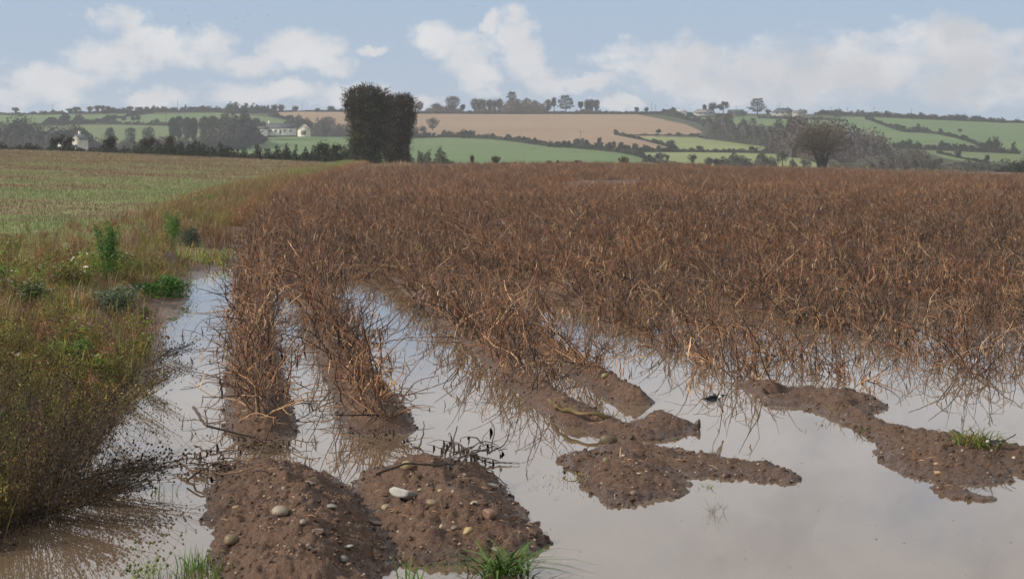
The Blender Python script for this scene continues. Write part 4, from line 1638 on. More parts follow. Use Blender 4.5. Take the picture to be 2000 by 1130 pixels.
def wagtail_standing():
    x, y, z = on_ground(1946, 878)
    root = empty('wagtail', (x, y, z))
    mb = MB()
    # head left, tail right and up; body 8 cm, tail 8 cm
    ctr = [(-.062, 0, .046), (-.052, 0, .051), (-.042, 0, .052), (-.03, 0, .045), (-.012, 0, .040), (.01, 0, .041), (.028, 0, .046), (.042, 0, .052)]
    rad = [.003, .0105, .0125, .0115, .0195, .0185, .0115, .005]
    cols = []
    S = 12
    for i, c in enumerate(ctr):
        for k in range(S):
            cols.append((.022, .024, .026))
    mb.tube(ctr, rad, np.array(cols), S, True)
    V = mb.v[0]
    cl = mb.c[0]
    cen = np.repeat(np.array(ctr), S, axis=0)
    below = V[:, 2] < cen[:, 2] - .004
    cl[below & (cen[:, 0] > -.03)] = (.30, .30, .28)
    cl[(cen[:, 0] < -.045)] = (.55, .56, .52)
    cl[(cen[:, 0] < -.045) & (V[:, 2] > cen[:, 2] + .006)] = (.02, .02, .02)
    mb.build('body', M_BIRD, root, True)
    t = MB()
    t.box((0, 0, 0), (.042, .0055, .0015), (.012, .012, .013))
    o = t.build('tail', M_BIRD, root)
    o.location = (.078, 0, .070)
    o.rotation_euler = (0, R(-30), 0)
    w = MB()
    w.tube([(-.02, -.015, .048), (.005, -.019, .045), (.035, -.012, .050), (.055, -.004, .057)], [.006, .010, .007, .001], (.03, .032, .034), 6)
    w.tube([(-.008, -.026, .044), (.02, -.024, .046), (.045, -.010, .053)], [.001, .003, .001], (.4, .4, .38), 5)
    w.build('wing', M_BIRD, root, True)
    b = MB()
    b.tube([(-.060, 0, .046), (-.074, 0, .043)], [.0022, .0005], (.01, .01, .01), 5)
    b.build('beak', M_BIRD, root)
    for s in (-1, 1):
        l = MB()
        l.tube([(.002, s * .006, .026), (.006, s * .006, .012), (.002, s * .006, 0)], [.0015, .0011, .0011], (.01, .01, .01), 4)
        l.tube([(.002, s * .006, .001), (-.012, s * .009, .001)], [.001, .0006], (.01, .01, .01), 4)
        l.build('leg', M_BIRD, root)
    e = MB()
    for s in (-1, 1):
        e.add(OCT_V * .0018 + np.array([-.054, s * .0105, .053]), OCT_F, (.005, .005, .005))
    e.build('eye', M_BIRD, root)
    tag(root, 'black and white wagtail standing beside the grass tuft on the right mud bar', 'bird')


def wagtail_flying():
    D = 13.12
    root = empty('wagtail', at(1396, 782, D))
    s = D / F
    q = lambda px, py, dy=0.0: ((px - 1396) * s, dy, -(py - 782) * s)
    mb = MB()
    ctr = [q(1409, 772, -.01), q(1407, 773, -.01), q(1404, 777, -.005), q(1403, 784), q(1406, 790), q(1409, 795, .01), q(1411, 799, .015)]
    rad = [.003, .0105, .0115, .017, .015, .009, .004]
    S = 10
    cols = []
    for c in ([.6, .6, .57], [.6, .6, .57], [.04, .04, .04], [.30, .29, .27], [.42, .41, .36], [.5, .5, .42], [.4, .4, .38]):
        cols += [c] * S
    mb.tube(ctr, rad, np.array(cols), S, True)
    mb.build('body', M_BIRD, root, True)
    for tip, dy, sg in (((1368, 778), -.03, 1), ((1392, 769), .04, -1)):
        w = MB()
        for k in range(7):
            f = k / 6
            ang = f
            ex = tip[0] + 4 * k * (1 if sg > 0 else 1.2)
            ey = tip[1] + (2.2 * k if sg > 0 else .5 * k)
            st = q(1401, 776 + 1.5 * f, 0)
            en = q(ex, ey, dy)
            mid = tuple((a + b) / 2 for a, b in zip(st, en))
            mid = (mid[0], mid[1] - .003 * k * .3, mid[2] + .004)
            w.ribbon([st, mid, en], [.008, .015, .004], (0.15, .3, .95), (.018, .017, .018) if k < 3 else (.05, .047, .045))
        w.tube([q(1403, 775), q(1394, 773, dy * .3), q(1384, 774, dy * .7)], [.007, .006, .002], (.02, .02, .02), 6)
        w.build('wing', M_BIRD, root)
    t = MB()
    for k in range(4):
        t.ribbon([q(1410, 797, .012), q(1412 + k, 806, .03)], [.007, .005], SX, (.05, .05, .05) if k % 3 else (.5, .5, .48))
    t.build('tail', M_BIRD, root)
    b = MB()
    b.tube([q(1409, 771, -.02), q(1413, 770, -.025)], [.002, .0004], (.01, .01, .01), 5)
    b.build('beak', M_BIRD, root)
    tag(root, 'small black and white wagtail flying low over the flood water with wings spread', 'bird')


wagtail_standing()
wagtail_flying()


def crow(px, py, D, h, lab, lean=0):
    root_mb = MB()
    x, y, z = at(px, py, D)
    c = (.012, .012, .014)
    root_mb.tube([(x + lean, y, z + h), (x + lean * .8, y, z + h * .88), (x + lean * .5, y, z + h * .72), (x, y, z + h * .45), (x - lean * .3, y, z + h * .15), (x - lean * .8, y, z - h * .1)],
                 [.01, .05, .05, .09, .07, .02], c, 7, True)
    root_mb.tube([(x + lean, y, z + h * .93), (x + lean + .09, y, z + h * .9)], [.02, .004], c, 4)
    tag(root_mb.build('crow', M_BIRD, smooth_=True), lab, 'bird', 'crows perched on the right ivy tree')


crow(774, 190, 300, .34, 'crow perched upright on top of the ivy tree, left of two')
crow(786, 189, 300, .36, 'crow leaning over on top of the ivy tree, right of two', .1)
random.seed(9)
for (px, py) in [(362, 20), (368, 32), (370, 44), (366, 47), (335, 19), (460, 36), (476, 43), (484, 26), (524, 30), (462, 58), (657, 49), (924, 12), (1058, 14), (255, 262), (1302, 206)]:
    x, y, z = at(px, py, 260)
    mb = MB()
    for sgn in (-1, 1):
        mb.add([(x, y - .05, z), (x, y + .05, z), (x + sgn * .09, y, z + .04), (x + sgn * .18, y, z + .02)], [(0, 1, 2), (1, 3, 2), (0, 2, 3)], (.03, .03, .032))
    mb.tube([(x, y - .1, z), (x, y, z - .01), (x, y + .12, z)], [.01, .03, .01], (.03, .03, .032), 5)
    lab = 'tiny dark bird flying high in the open sky'
    grp = 'distant birds in the sky'
    if py > 200:
        lab = 'dark bird flying low in front of the ' + ('bare trees left of the white bungalow' if px < 500 else 'pale cloud by the skyline poles')
        grp = None
    tag(mb.build('flying_bird', M_BIRD), lab, 'bird', grp)
# ------------------------------------------------------------------ trees
C_IVY = [(.030, .036, .018), (.022, .026, .015), (.042, .048, .022), (.034, .028, .018)]
C_BARE = [(.085, .070, .055), (.070, .055, .045), (.10, .085, .06)]
C_DARK = [(.025, .035, .022), (.035, .045, .028), (.02, .028, .02)]
C_BUSH = [(.045, .055, .032), (.06, .06, .038), (.035, .042, .028)]
C_BROWN = [(.085, .065, .045), (.07, .052, .04), (.10, .08, .05)]
C_HEDGE = [(.028, .034, .021), (.042, .042, .027), (.023, .028, .018)]


def cols_of(pal, n, r0, lo=.7, hi=1.35):
    return np.array(pal)[r0.integers(0, len(pal), n)] * r0.uniform(lo, hi, (n, 1))


def limbs(mb, base, H, W, r0, n=7, col=(.05, .042, .034), lowest=.28, thick=.035, y=.6):
    """tapered trunk with forked limbs reaching into the crown; returns limb tips"""
    b = np.array(base, float)
    top = b + [r0.normal() * W * .04, 0, H * .62]
    P = np.array([b - [0, 0, .3], b + (top - b) * .33 + [r0.normal() * W * .02, 0, 0], b + (top - b) * .7, top])
    rt = H * thick
    mb.tube(P, [rt, rt * .8, rt * .5, rt * .25], col, 6)
    tips = [top]
    for i in range(n):
        t = r0.uniform(lowest, .6)
        s = b + (top - b) * min(1, t / .62)
        a = r0.uniform(0, 6.28)
        e = b + [math.cos(a) * W * .42 * r0.uniform(.5, 1), math.sin(a) * W * .42 * y, H * r0.uniform(.68, .95)]
        m = (s + e) / 2 + [math.cos(a) * W * .06, 0, -H * .02]
        mb.tube([s, m, e], [rt * .42, rt * .26, rt * .08], col, 4)
        tips.append(e)
        for q in range(2):
            a2 = r0.uniform(0, 6.28)
            e2 = m + np.array([math.cos(a2) * W * .2, math.sin(a2) * W * .15, H * r0.uniform(.08, .25)])
            mb.tube([m, (m + e2) / 2 + [0, 0, .02 * H], e2], [rt * .2, rt * .12, rt * .05], col, 3)
            tips.append(e2)
    return tips


def tree(kind, px, base, top, w, label, D=None, pal=None, dens=1.0, name=None, group=None, cat='tree'):
    D = D or float(hill_D(px, base))
    x, y, z = at(px, base, D)
    s = D / F
    H, W = (base - top) * s, w * s * (1.3 if kind in ('bare', 'ivy') and w < 24 else 1.08)
    seed = int(px * 7 + top * 13) % 99991
    r0 = np.random.default_rng(seed)
    random.seed(seed)
    pxw = D / 1991.0            # one picture element at this distance
    root = empty(name or {'ivy': 'ivy_covered_tree', 'bare': 'bare_tree', 'round': 'round_tree', 'cedar': 'cedar_tree', 'bush': 'bush', 'pine': 'pine_tree'}[kind], (x, y, z))
    tag(root, label, cat, group)
    tb, cb_ = MB(), MB()
    if kind == 'bush':
        limbs(tb, (0, 0, 0), H * .8, W, r0, 3, (.05, .04, .03), .1, .03)
        n = int(260 * dens)
        k = 5 + int(W / H * 3)
        cx = r0.uniform(-.5, .5, k) * W * .75
        ch = H * (.62 + .35 * r0.random(k)) * (1 - (np.abs(cx) / W) ** 2 * 1.6)
        j = r0.integers(0, k, n)
        u = r0.normal(size=(n, 3))
        u /= np.linalg.norm(u, axis=1, keepdims=True)
        rr = r0.random(n)[:, None] ** .4
        C = u * rr * np.stack([np.full(n, W * .24), np.full(n, W * .24), ch[j] * .52], 1)
        C[:, 0] += cx[j]
        C[:, 2] = np.maximum(C[:, 2] + ch[j] * .48, .02 * H)
        cb_.leaves(C, r0.uniform(.9, 1.7, n) * max(pxw * .9, H * .085), cols_of(pal or C_BUSH, n, r0))
    elif kind == 'ivy':
        tips = limbs(tb, (0, 0, 0), H, W, r0, 5, (.04, .034, .026), .2, .05)
        n = int(420 * dens)
        k = 9
        j = r0.integers(0, k, n)
        cx = r0.normal(0, .22, k) * W
        cz = H * (.5 + .34 * r0.random(k))
        u = r0.normal(size=(n, 3))
        u /= np.linalg.norm(u, axis=1, keepdims=True)
        rr = r0.random(n)[:, None] ** .5
        C = u * rr * [W * .24, W * .24, H * .16]
        C[:, 0] += cx[j]
        C[:, 2] += cz[j]
        m = int(n * .36)
        C[:m, 0] = r0.normal(0, .11, m) * W
        C[:m, 1] = r0.normal(0, .11, m) * W
        C[:m, 2] = r0.uniform(.02, .6, m) * H
        cb_.leaves(C, r0.uniform(.9, 1.6, n) * max(pxw * .8, H * .05), cols_of(pal or C_IVY, n, r0))
        nb_ = int(60 * dens)
        a = r0.uniform(.1, 3.04, nb_)
        C = np.stack([np.cos(a) * W * .5, r0.normal(0, .2, nb_) * W, H * .62 + np.sin(a) * H * .38], 1) * r0.uniform(.8, 1.04, (nb_, 1))
        cb_.leaves(C, pxw * .5, cols_of(C_BROWN, nb_, r0), elong=4)
    elif kind == 'bare':
        tips = limbs(tb, (0, 0, 0), H, W, r0, 8, (.06, .05, .042), .22, .028)
        n = int(420 * dens)
        u = r0.normal(size=(n, 3))
        u /= np.linalg.norm(u, axis=1, keepdims=True)
        rr = r0.random(n)[:, None] ** .38
        tt = r0.uniform(.16, 1, n) ** .85
        pr = np.interp(tt, [.15, .45, .78, .93, 1], [.3, .75, 1, .75, .3]) * W * .5
        aa = r0.uniform(0, 6.28, n)
        q_ = r0.random(n) ** .6
        C = np.stack([np.cos(aa) * pr * q_, np.sin(aa) * pr * q_, tt * H], 1)
        dirs = C - np.array([0, 0, H * .2])
        dirs /= np.linalg.norm(dirs, axis=1, keepdims=True)
        cb_.leaves(C, pxw * r0.uniform(.35, .75, n), cols_of(pal or C_BARE, n, r0), elong=5.0, dirs=dirs)
    elif kind == 'round':
        limbs(tb, (0, 0, 0), H, W, r0, 5, (.04, .034, .028), .2, .04)
        n = int(420 * dens)
        k = 12
        a = r0.normal(size=(k, 3))
        a /= np.linalg.norm(a, axis=1, keepdims=True)
        cc = a * [W * .28, W * .28, H * .22] + [0, 0, H * .60]
        j = r0.integers(0, k, n)
        u = r0.normal(size=(n, 3))
        u /= np.linalg.norm(u, axis=1, keepdims=True)
        C = cc[j] + u * (r0.random(n)[:, None] ** .5) * [W * .2, W * .2, H * .19]
        cb_.leaves(C, r0.uniform(.9, 1.6, n) * max(pxw * .9, H * .05), cols_of(pal or C_DARK, n, r0))
    elif kind in ('cedar', 'pine'):
        tb.tube([(0, 0, -.3), (W * .02, 0, H * .5), (0, 0, H * .95)], [H * .035, H * .025, H * .008], (.05, .04, .032), 6)
        L_ = 7 if kind == 'cedar' else 6
        lo = .20 if kind == 'cedar' else .42
        for i in range(L_):
            t = lo + (1 - lo) * (i + .5) / L_
            wr = W * .5 * ([.62, .95, 1.05, .92, .85, .72, .5][i] if kind == 'cedar' else [.5, .8, .9, .9, .8, .55][i]) * r0.uniform(.8, 1.1)
            for sgn in (-1, 1):
                w2 = wr * r0.uniform(.6, 1.0)
                yy = r0.normal(0, .15) * W
                zz = H * (t + r0.normal(0, .012))
                tb.tube([(0, 0, zz - H * .05), (sgn * w2 * .5, yy * .5, zz - H * .01), (sgn * w2 * .95, yy, zz + H * .01)], [H * .012, H * .008, H * .003], (.05, .04, .032), 4)
                m = int(75 * dens)
                xx = sgn * w2 * r0.random(m) ** .8
                C = np.stack([xx, yy * xx / (sgn * w2) + r0.normal(0, .10, m) * W, zz + r0.normal(0, .030, m) * H + H * .018], 1)
                cb_.leaves(C, r0.uniform(.8, 1.5, m) * max(pxw * .7, H * .035), cols_of(pal or C_DARK, m, r0), elong=1.5, flat=.6)
        m = int(60 * dens)
        C = np.stack([r0.normal(0, .12, m) * W, r0.normal(0, .1, m) * W, H * (.9 + .09 * r0.random(m))], 1)
        cb_.leaves(C, r0.uniform(.8, 1.4, m) * max(pxw * .7, H * .035), cols_of(pal or C_DARK, m, r0), elong=1.5, flat=.5)
    tb.build('trunk', M_BARK, root)
    cb_.build('crown', M_FAR, root)
    return root


def hedge(name, line, h, label, cat='hedge', D=None, pal=None, dens=1.0, depth=None, rough_=.45, wood=False):
    """line: [(px, base py[, height px])]; a body of leaf clumps along it"""
    pts = [(p[0], p[1], p[2] if len(p) > 2 else h) for p in line]
    n = max(2, int(abs(pts[-1][0] - pts[0][0]) / 3))
    L0 = np.array(pts, float)
    s = np.concatenate([[0], np.cumsum(np.hypot(np.diff(L0[:, 0]), np.diff(L0[:, 1])))])
    t = np.linspace(0, s[-1], n)
    X = np.interp(t, s, L0[:, 0])
    Y = np.interp(t, s, L0[:, 1])
    Hh = np.interp(t, s, L0[:, 2])
    seed = int(L0[0, 0] * 31 + L0[0, 1] * 17 + 5000) % 99991
    r0 = np.random.default_rng(seed)
    Dd = hill_D(X, Y) if D is None else np.full(n, float(D))
    sc = Dd / F
    # uneven top: bushes of different height
    bump_ = 1 + rough_ * (2.2 * fbm(X / 9.0 + seed, X * 0, 3, seed % 77)) + .25 * rough_ * r0.normal(size=n)
    bump_ = np.clip(bump_, .35, 1.9)
    Wx = (X - 1000) * sc
    Wz = CAMH - (Y - HZ) * sc
    Hm = Hh * sc * bump_
    dep = depth if depth else float(np.mean(Hh * sc)) * .45
    mb = MB()
    # inner body of the hedge so that light does not leak through
    ang = np.linspace(0, math.pi, 7)
    V = []
    for i in range(n):
        hh = Hm[i] * .80
        for a in ang:
            V.append((Wx[i], Dd[i] - math.cos(a) * dep * .8, Wz[i] + math.sin(a) ** .7 * hh * (1 + .05 * r0.normal()) - (.4 if a in (ang[0], ang[-1]) else 0)))
    q = [(i * 7 + k, (i + 1) * 7 + k, (i + 1) * 7 + k + 1, i * 7 + k + 1) for i in range(n - 1) for k in range(6)]
    core = np.array((pal or C_HEDGE)[0]) * .8
    mb.add(V, np.array(q), core)
    seg = np.hypot(np.gradient(Wx), np.gradient(Dd))
    area = seg * Hm
    pxw = float(np.mean(Dd)) / 1991.0
    size = max(pxw * 1.15, float(np.mean(Hm)) * (.07 if wood else .10))
    cnt = int(np.clip(area.sum() / (size * size) * 3.2 * dens, 60, 9000))
    j = r0.choice(n, cnt, p=area / area.sum())
    u = r0.random(cnt)
    a = r0.random(cnt) * math.pi
    jj = np.minimum(j + 1, n - 1)
    fr = r0.random(cnt)
    bx_ = Wx[j] + (Wx[jj] - Wx[j]) * fr
    bd = Dd[j] + (Dd[jj] - Dd[j]) * fr
    bz_ = Wz[j] + (Wz[jj] - Wz[j]) * fr
    rr = .86 + .2 * r0.random(cnt)
    C = np.stack([bx_ + r0.normal(0, .3, cnt) * size, bd - np.cos(a) * dep * rr, bz_ + np.sin(a) ** .8 * Hm[j] * rr], 1)
    mb.leaves(C, r0.uniform(.8, 1.6, cnt) * size, cols_of(pal or C_HEDGE, cnt, r0, .65, 1.45))
    o = mb.build(name, M_FAR)
    tag(o, label, cat)
    return o


BLUEWOOD = [(.045, .047, .038), (.06, .054, .043), (.036, .04, .033)]
# hedges ------------------------------------------------------------
hedge('hedge', [(-60, 224, 3), (40, 224, 3), (150, 222, 5), (230, 221, 6), (300, 219, 8), (440, 219, 8)], 6, 'dark skyline hedge along the crest at the far left')
hedge('wood', [(430, 221, 8), (450, 221, 13), (490, 221, 16), (520, 221, 14), (540, 221, 7)], 14, 'dense dark wood on the left skyline beside the stubble hill', 'wood', wood=True)
hedge('hedge', [(520, 220, 4), (590, 218, 3), (680, 218, 4)], 4, 'thin skyline hedge above the stubble hill left of the ivy trees', rough_=.3)
hedge('hedge', [(800, 222, 4), (1000, 223, 4), (1160, 223, 4), (1300, 223, 4), (1370, 224, 5)], 4, 'low dark hedge along the top of the stubble hill', rough_=.2)
hedge('hedge', [(810, 219.5, 1.5), (1060, 219.5, 1.6), (1230, 220, 2), (1300, 220, 2.4)], 2, 'thin skyline hedge behind the cedar trees', rough_=.3)
hedge('hedge', [(60, 245, 5), (110, 244, 5), (185, 241, 9), (215, 233, 7), (262, 226, 6), (300, 221, 6)], 7, 'hedge climbing to the crest between the two upper left pastures')
hedge('hedge', [(85, 243, 8), (135, 240, 14), (184, 240, 5)], 9, 'thick bushes under the first upper left pasture', rough_=.6)
hedge('hedge', [(196, 242, 9), (225, 243, 6), (330, 246, 6), (420, 247, 6), (500, 246, 7)], 6, 'long hedge under the second upper left pasture')
hedge('wood', [(-60, 292, 42), (0, 292, 48), (30, 292, 52), (70, 292, 40), (110, 292, 34), (145, 292, 42), (160, 294, 20)], 40, 'blue grey wood at the far left behind the white gabled house', 'wood', pal=BLUEWOOD, depth=30, rough_=.35, wood=True)
hedge('wood', [(150, 292, 24), (175, 292, 26), (195, 292, 10)], 20, 'small leafless copse right of the white gabled house', 'wood', pal=BLUEWOOD, depth=15, wood=True)
hedge('scrub', [(225, 296, 14), (280, 296, 20), (340, 296, 18), (420, 294, 24), (480, 290, 30)], 20, 'grey scrub under the tall bare trees', 'scrub', pal=BLUEWOOD, depth=15, wood=True)
hedge('wood', [(425, 286, 40), (450, 287, 52), (470, 287, 46), (500, 284, 26), (512, 276, 14)], 40, 'dark wood in front of the white bungalow at its left', 'wood', pal=BLUEWOOD, depth=25, wood=True)
hedge('hedge', [(490, 268, 6), (540, 267, 6), (570, 267, 5), (680, 267, 5)], 5, 'hedge in front of the white bungalow and garage', rough_=.25)
hedge('wood', [(545, 262, 12), (562, 262, 20), (582, 262, 28), (600, 262, 20), (618, 262, 10)], 20, 'round leafless copse behind the white garage', 'wood', pal=BLUEWOOD, depth=15, wood=True)
hedge('wood', [(612, 266, 18), (640, 266, 34), (665, 266, 28), (690, 266, 14)], 26, 'leafless copse left of the ivy trees behind the garage', 'wood', pal=BLUEWOOD, depth=15, wood=True)
hedge('hedge', [(525, 226, 5), (560, 234, 7), (600, 242, 6)], 6, 'slanting hedge down the left edge of the stubble hill')
hedge('hedge', [(790, 270, 24), (815, 270, 16), (850, 268, 8), (900, 269, 10), (960, 272, 9), (1010, 277, 8), (1060, 284, 7), (1095, 287, 2)], 9, 'hedge between the stubble hill and the big green pasture')
hedge('hedge', [(1068, 287, 5), (1100, 288, 7), (1140, 291, 12), (1170, 294, 14), (1200, 297, 12), (1240, 303, 12), (1262, 312, 12), (1280, 316, 4)], 10, 'dark bushy hedge at the right end of the big green pasture', rough_=.6)
hedge('hedge', [(1200, 263, 6), (1220, 267, 6), (1260, 275, 5), (1300, 286, 8), (1320, 293, 6)], 6, 'slanting hedge cutting off the lower tip of the stubble hill')
hedge('hedge', [(1240, 265, 3), (1330, 265, 4), (1400, 268, 5), (1460, 272, 8), (1510, 278, 8)], 5, 'straight hedge along the bottom of the stubble hill at the right')
hedge('hedge', [(1235, 296, 10), (1290, 297, 10), (1340, 297, 7), (1400, 298, 5), (1480, 299, 6), (1570, 302, 5), (1620, 302, 5)], 7, 'hedge between the two pale pastures')
hedge('hedge', [(1255, 316, 4), (1300, 321, 4), (1345, 324, 4), (1400, 328, 4)], 4, 'low hedge below the lower pale pasture')
hedge('hedge', [(1295, 224, 8), (1320, 229, 10), (1350, 236, 8), (1378, 244, 6)], 8, 'slanting hedge between the stubble hill and the upper right pasture')
hedge('hedge', [(1330, 228, 6), (1400, 228, 6), (1430, 229, 5)], 5, 'clipped hedge in front of the crest bungalows', rough_=.15)
hedge('hedge', [(1480, 231, 4), (1540, 233, 5), (1600, 234, 5), (1650, 236, 4)], 4, 'low hedge below the large dark roofed bungalow', rough_=.25)
hedge('wood', [(1368, 270, 10), (1380, 270, 34), (1395, 272, 30), (1420, 275, 36), (1450, 280, 42), (1470, 282, 34), (1500, 288, 30), (1530, 292, 44), (1560, 298, 40)], 35, 'strip of leafless trees from the stubble hill down toward the round tree', 'wood', pal=BLUEWOOD, depth=22, rough_=.5, wood=True)
hedge('wood', [(1520, 300, 30), (1535, 304, 46), (1550, 308, 58), (1570, 312, 66), (1600, 312, 66), (1650, 312, 66), (1665, 312, 54), (1690, 312, 56), (1705, 312, 40), (1715, 312, 20)], 60, 'purple brown wood behind the solitary round tree', 'wood', pal=[(.075, .062, .055), (.09, .072, .06), (.055, .052, .048)], depth=45, rough_=.25, wood=True)
hedge('hedge', [(1590, 224, 4), (1612, 224, 8), (1640, 225, 8), (1690, 228, 9), (1740, 230, 9), (1780, 232, 9), (1850, 235, 9), (1895, 237, 8), (1950, 239, 5), (2060, 242, 5), (2200, 250, 5)], 7, 'bushy hedge along the right hand skyline', rough_=.4)
hedge('hedge', [(1690, 232, 4), (1715, 241, 5), (1745, 252, 6), (1765, 258, 13), (1795, 259, 11), (1830, 262, 6), (1850, 266, 13), (1870, 270, 6), (1900, 280, 6), (1925, 290, 6)], 7, 'hedge winding down between the two right pastures', rough_=.5)
hedge('hedge', [(1705, 288, 14), (1740, 289, 12), (1780, 291, 12), (1830, 293, 10), (1875, 295, 14), (1900, 297, 7), (1930, 298, 20), (1970, 300, 18), (1992, 301, 6)], 12, 'dark hedge of bushy trees below the right pastures', rough_=.5)
hedge('hedge', [(1830, 299, 4), (1862, 306, 3), (1900, 314, 4), (1930, 320, 5)], 4, 'thin hedge crossing the lowest right pasture')
hedge('wood', [(1410, 326, 16), (1440, 327, 22), (1462, 327, 20), (1490, 328, 22), (1512, 328, 12)], 18, 'clump of low dark trees left of the solitary round tree', 'wood', pal=BLUEWOOD, depth=10, rough_=.5, wood=True)
hedge('wood', [(1620, 332, 14), (1660, 332, 17), (1690, 332, 19), (1730, 332, 25), (1760, 332, 28), (1800, 332, 24), (1830, 332, 18), (1850, 332, 8)], 30, 'grey leafless wood beyond the right end of the crop', 'wood', pal=[(.055, .05, .04), (.045, .045, .035), (.07, .06, .045)], depth=20, rough_=.7, wood=True)
hedge('scrub', [(1600, 333, 10), (1700, 336, 9), (1800, 338, 7), (1900, 340, 9), (1940, 341, 4)], 8, 'pale scrub strip along the right end of the crop', 'scrub', pal=[(.10, .09, .05), (.07, .065, .04)], depth=8)
hedge('scrub', [(1850, 336, 12), (1880, 336, 16), (1920, 336, 16), (1950, 337, 18), (1985, 338, 22), (2050, 340, 24)], 15, 'grey brown scrub at the right edge beyond the crop', 'scrub', pal=BLUEWOOD, depth=12)
hedge('hedge', [(1930, 345, 4), (1968, 343, 14), (1990, 343, 24), (2060, 345, 32), (2120, 346, 30)], 22, 'dark evergreen bushes at the far right edge of the field', D=330, pal=C_DARK, depth=3)
hedge('scrub', [(798, 330, 20), (818, 330, 28), (850, 330, 32), (878, 330, 26), (900, 330, 12)], 26, 'dull green thicket right of the ivy trees beyond the crop', 'scrub', D=420, pal=[(.07, .08, .045), (.06, .065, .04)], depth=4)
# near hedge behind the stubble field
hedge('hedge', [(-80, 303, 20), (0, 304, 20), (80, 306, 20), (130, 307, 26), (170, 310, 20), (215, 312, 24), (260, 313, 26), (300, 314, 28), (350, 315, 30), (400, 318, 34), (450, 320, 27), (490, 321, 26), (520, 322, 32), (560, 323, 34), (590, 323, 26), (640, 324, 32), (680, 325, 30)], 18,
      'dark bramble hedge behind the crest of the stubble field', D=322, pal=C_HEDGE, depth=1.6, rough_=.25, dens=1.6)
hedge('wood', [(1395, 296, 3), (1410, 296, 3)], 3, 'tiny bush pair in the upper pale pasture', 'bush')

# skyline trees -----------------------------------------------------
T = tree
T('ivy', 31, 224, 210, 9, 'lone palm shaped tree standing on the far left skyline')
T('bush', 84, 223, 215, 16, 'low wind swept bush on the left skyline right of the lone tree')
T('bush', 104, 222, 213, 8, 'narrow bush below the first skyline pole')
T('bush', 120, 222, 215, 13, 'low bush between the first skyline pole and the round topped skyline tree')
T('ivy', 136, 222, 212, 9, 'small ivy tree joined to the left of a round topped skyline tree')
T('ivy', 149, 221, 209, 13, 'round topped skyline tree above the first left pasture')
T('ivy', 175, 221, 208, 11, 'single bushy skyline tree between low hedge stretches at the left')
T('ivy', 190, 220, 206, 10, 'first of a close row of tall skyline trees on the left')
T('ivy', 200, 220, 206, 9, 'last of a close row of tall skyline trees on the left')
T('bare', 211, 220, 209, 9, 'thin skyline tree just right of the close row')
T('ivy', 221, 220, 210, 8, 'small skyline tree at the head of the climbing hedge')
T('bush', 240, 220, 208, 26, 'wide dark thicket on the skyline above the climbing hedge')
T('ivy', 254, 219, 208, 9, 'upright tree on the right shoulder of the wide skyline thicket')
T('ivy', 270, 219, 209, 10, 'lone round skyline tree right of the wide thicket')
T('round', 287, 218, 208, 10, 'dome shaped dark skyline tree before the tall pole')
T('ivy', 321, 218, 209, 9, 'small skyline tree left of the tall pole')
T('ivy', 341, 217, 210, 8, 'small skyline tree under the tall pole')
T('bush', 330, 218, 212, 7, 'tiny bush left of the tall pole between two small trees')
T('ivy', 357, 217, 210, 8, 'small skyline tree just right of the tall pole')
T('ivy', 373, 217, 209, 11, 'twin crowned skyline tree right of the tall pole')
T('bush', 384, 217, 210, 9, 'bush beside the twin crowned skyline tree')
T('bush', 393, 217, 211, 7, 'small round bush on the skyline left of the dense wood')
T('bush', 417, 217, 211, 10, 'last small bush before the dense wood on the skyline')
T('round', 502, 218, 205, 12, 'round crowned tree rising from the right part of the dense wood')
T('round', 516, 218, 206, 9, 'second round crowned tree at the right end of the dense wood')
T('bare', 536, 218, 206, 11, 'leafless skyline tree right of the dense wood')
T('bare', 549, 218, 206, 12, 'leafless skyline tree second right of the dense wood')
T('bare', 577, 218, 209, 9, 'small bare tree on the skyline beside a pole pair')
T('bush', 620, 217, 210, 8, 'small bush on the skyline half way to the ivy trees')
T('bare', 646, 217, 209, 12, 'bare round tree on the skyline left of the ivy trees')
T('bare', 820, 219, 199, 12, 'slender bare tree on the skyline just right of the ivy trees')
T('bush', 840, 220, 208, 18, 'grey bush at the left of the crest copse')
T('bare', 852, 220, 203, 18, 'low bare tree behind the crest copse bushes')
T('bush', 866, 220, 205, 16, 'dark rounded bush left of the large bare tree on the crest')
T('bare', 884, 220, 189, 30, 'large bare dome shaped tree on the crest right of the ivy trees', dens=2)
T('pine', 904, 220, 205, 12, 'small dark spiky tree right of the large bare crest tree')
for i, (px, tp, w) in enumerate([(927, 194, 15), (938, 194, 15), (947, 193, 14), (957, 195, 12), (966, 194, 12), (976, 194, 13)]):
    T('bare' if i not in (2, 4) else 'ivy', px, 220, tp, w, ['leftmost bare tree of the tall row on the crest', 'second bare tree of the tall crest row', 'ivy clad third tree of the tall crest row', 'fourth slender bare tree of the tall crest row', 'ivy clad fifth tree of the tall crest row', 'last bare tree of the tall row against the brown crest wood'][i], group='tall bare trees in a row on the crest')
hedge('scrub', [(912, 220, 3), (930, 220, 10), (955, 220, 12), (980, 220, 12)], 9, 'undergrowth below the tall bare trees on the crest', 'scrub', pal=C_BARE, depth=5, wood=True)
hedge('scrub', [(832, 220, 5), (850, 220, 9), (870, 220, 10), (905, 220, 5)], 8, 'low thicket around the large bare tree on the crest', 'scrub', pal=C_BARE, depth=5, wood=True)
hedge('scrub', [(1122, 220, 2), (1140, 220, 6), (1172, 220, 5)], 5, 'low scrub under the three bare trees on the crest', 'scrub', pal=C_BARE, depth=4, wood=True)
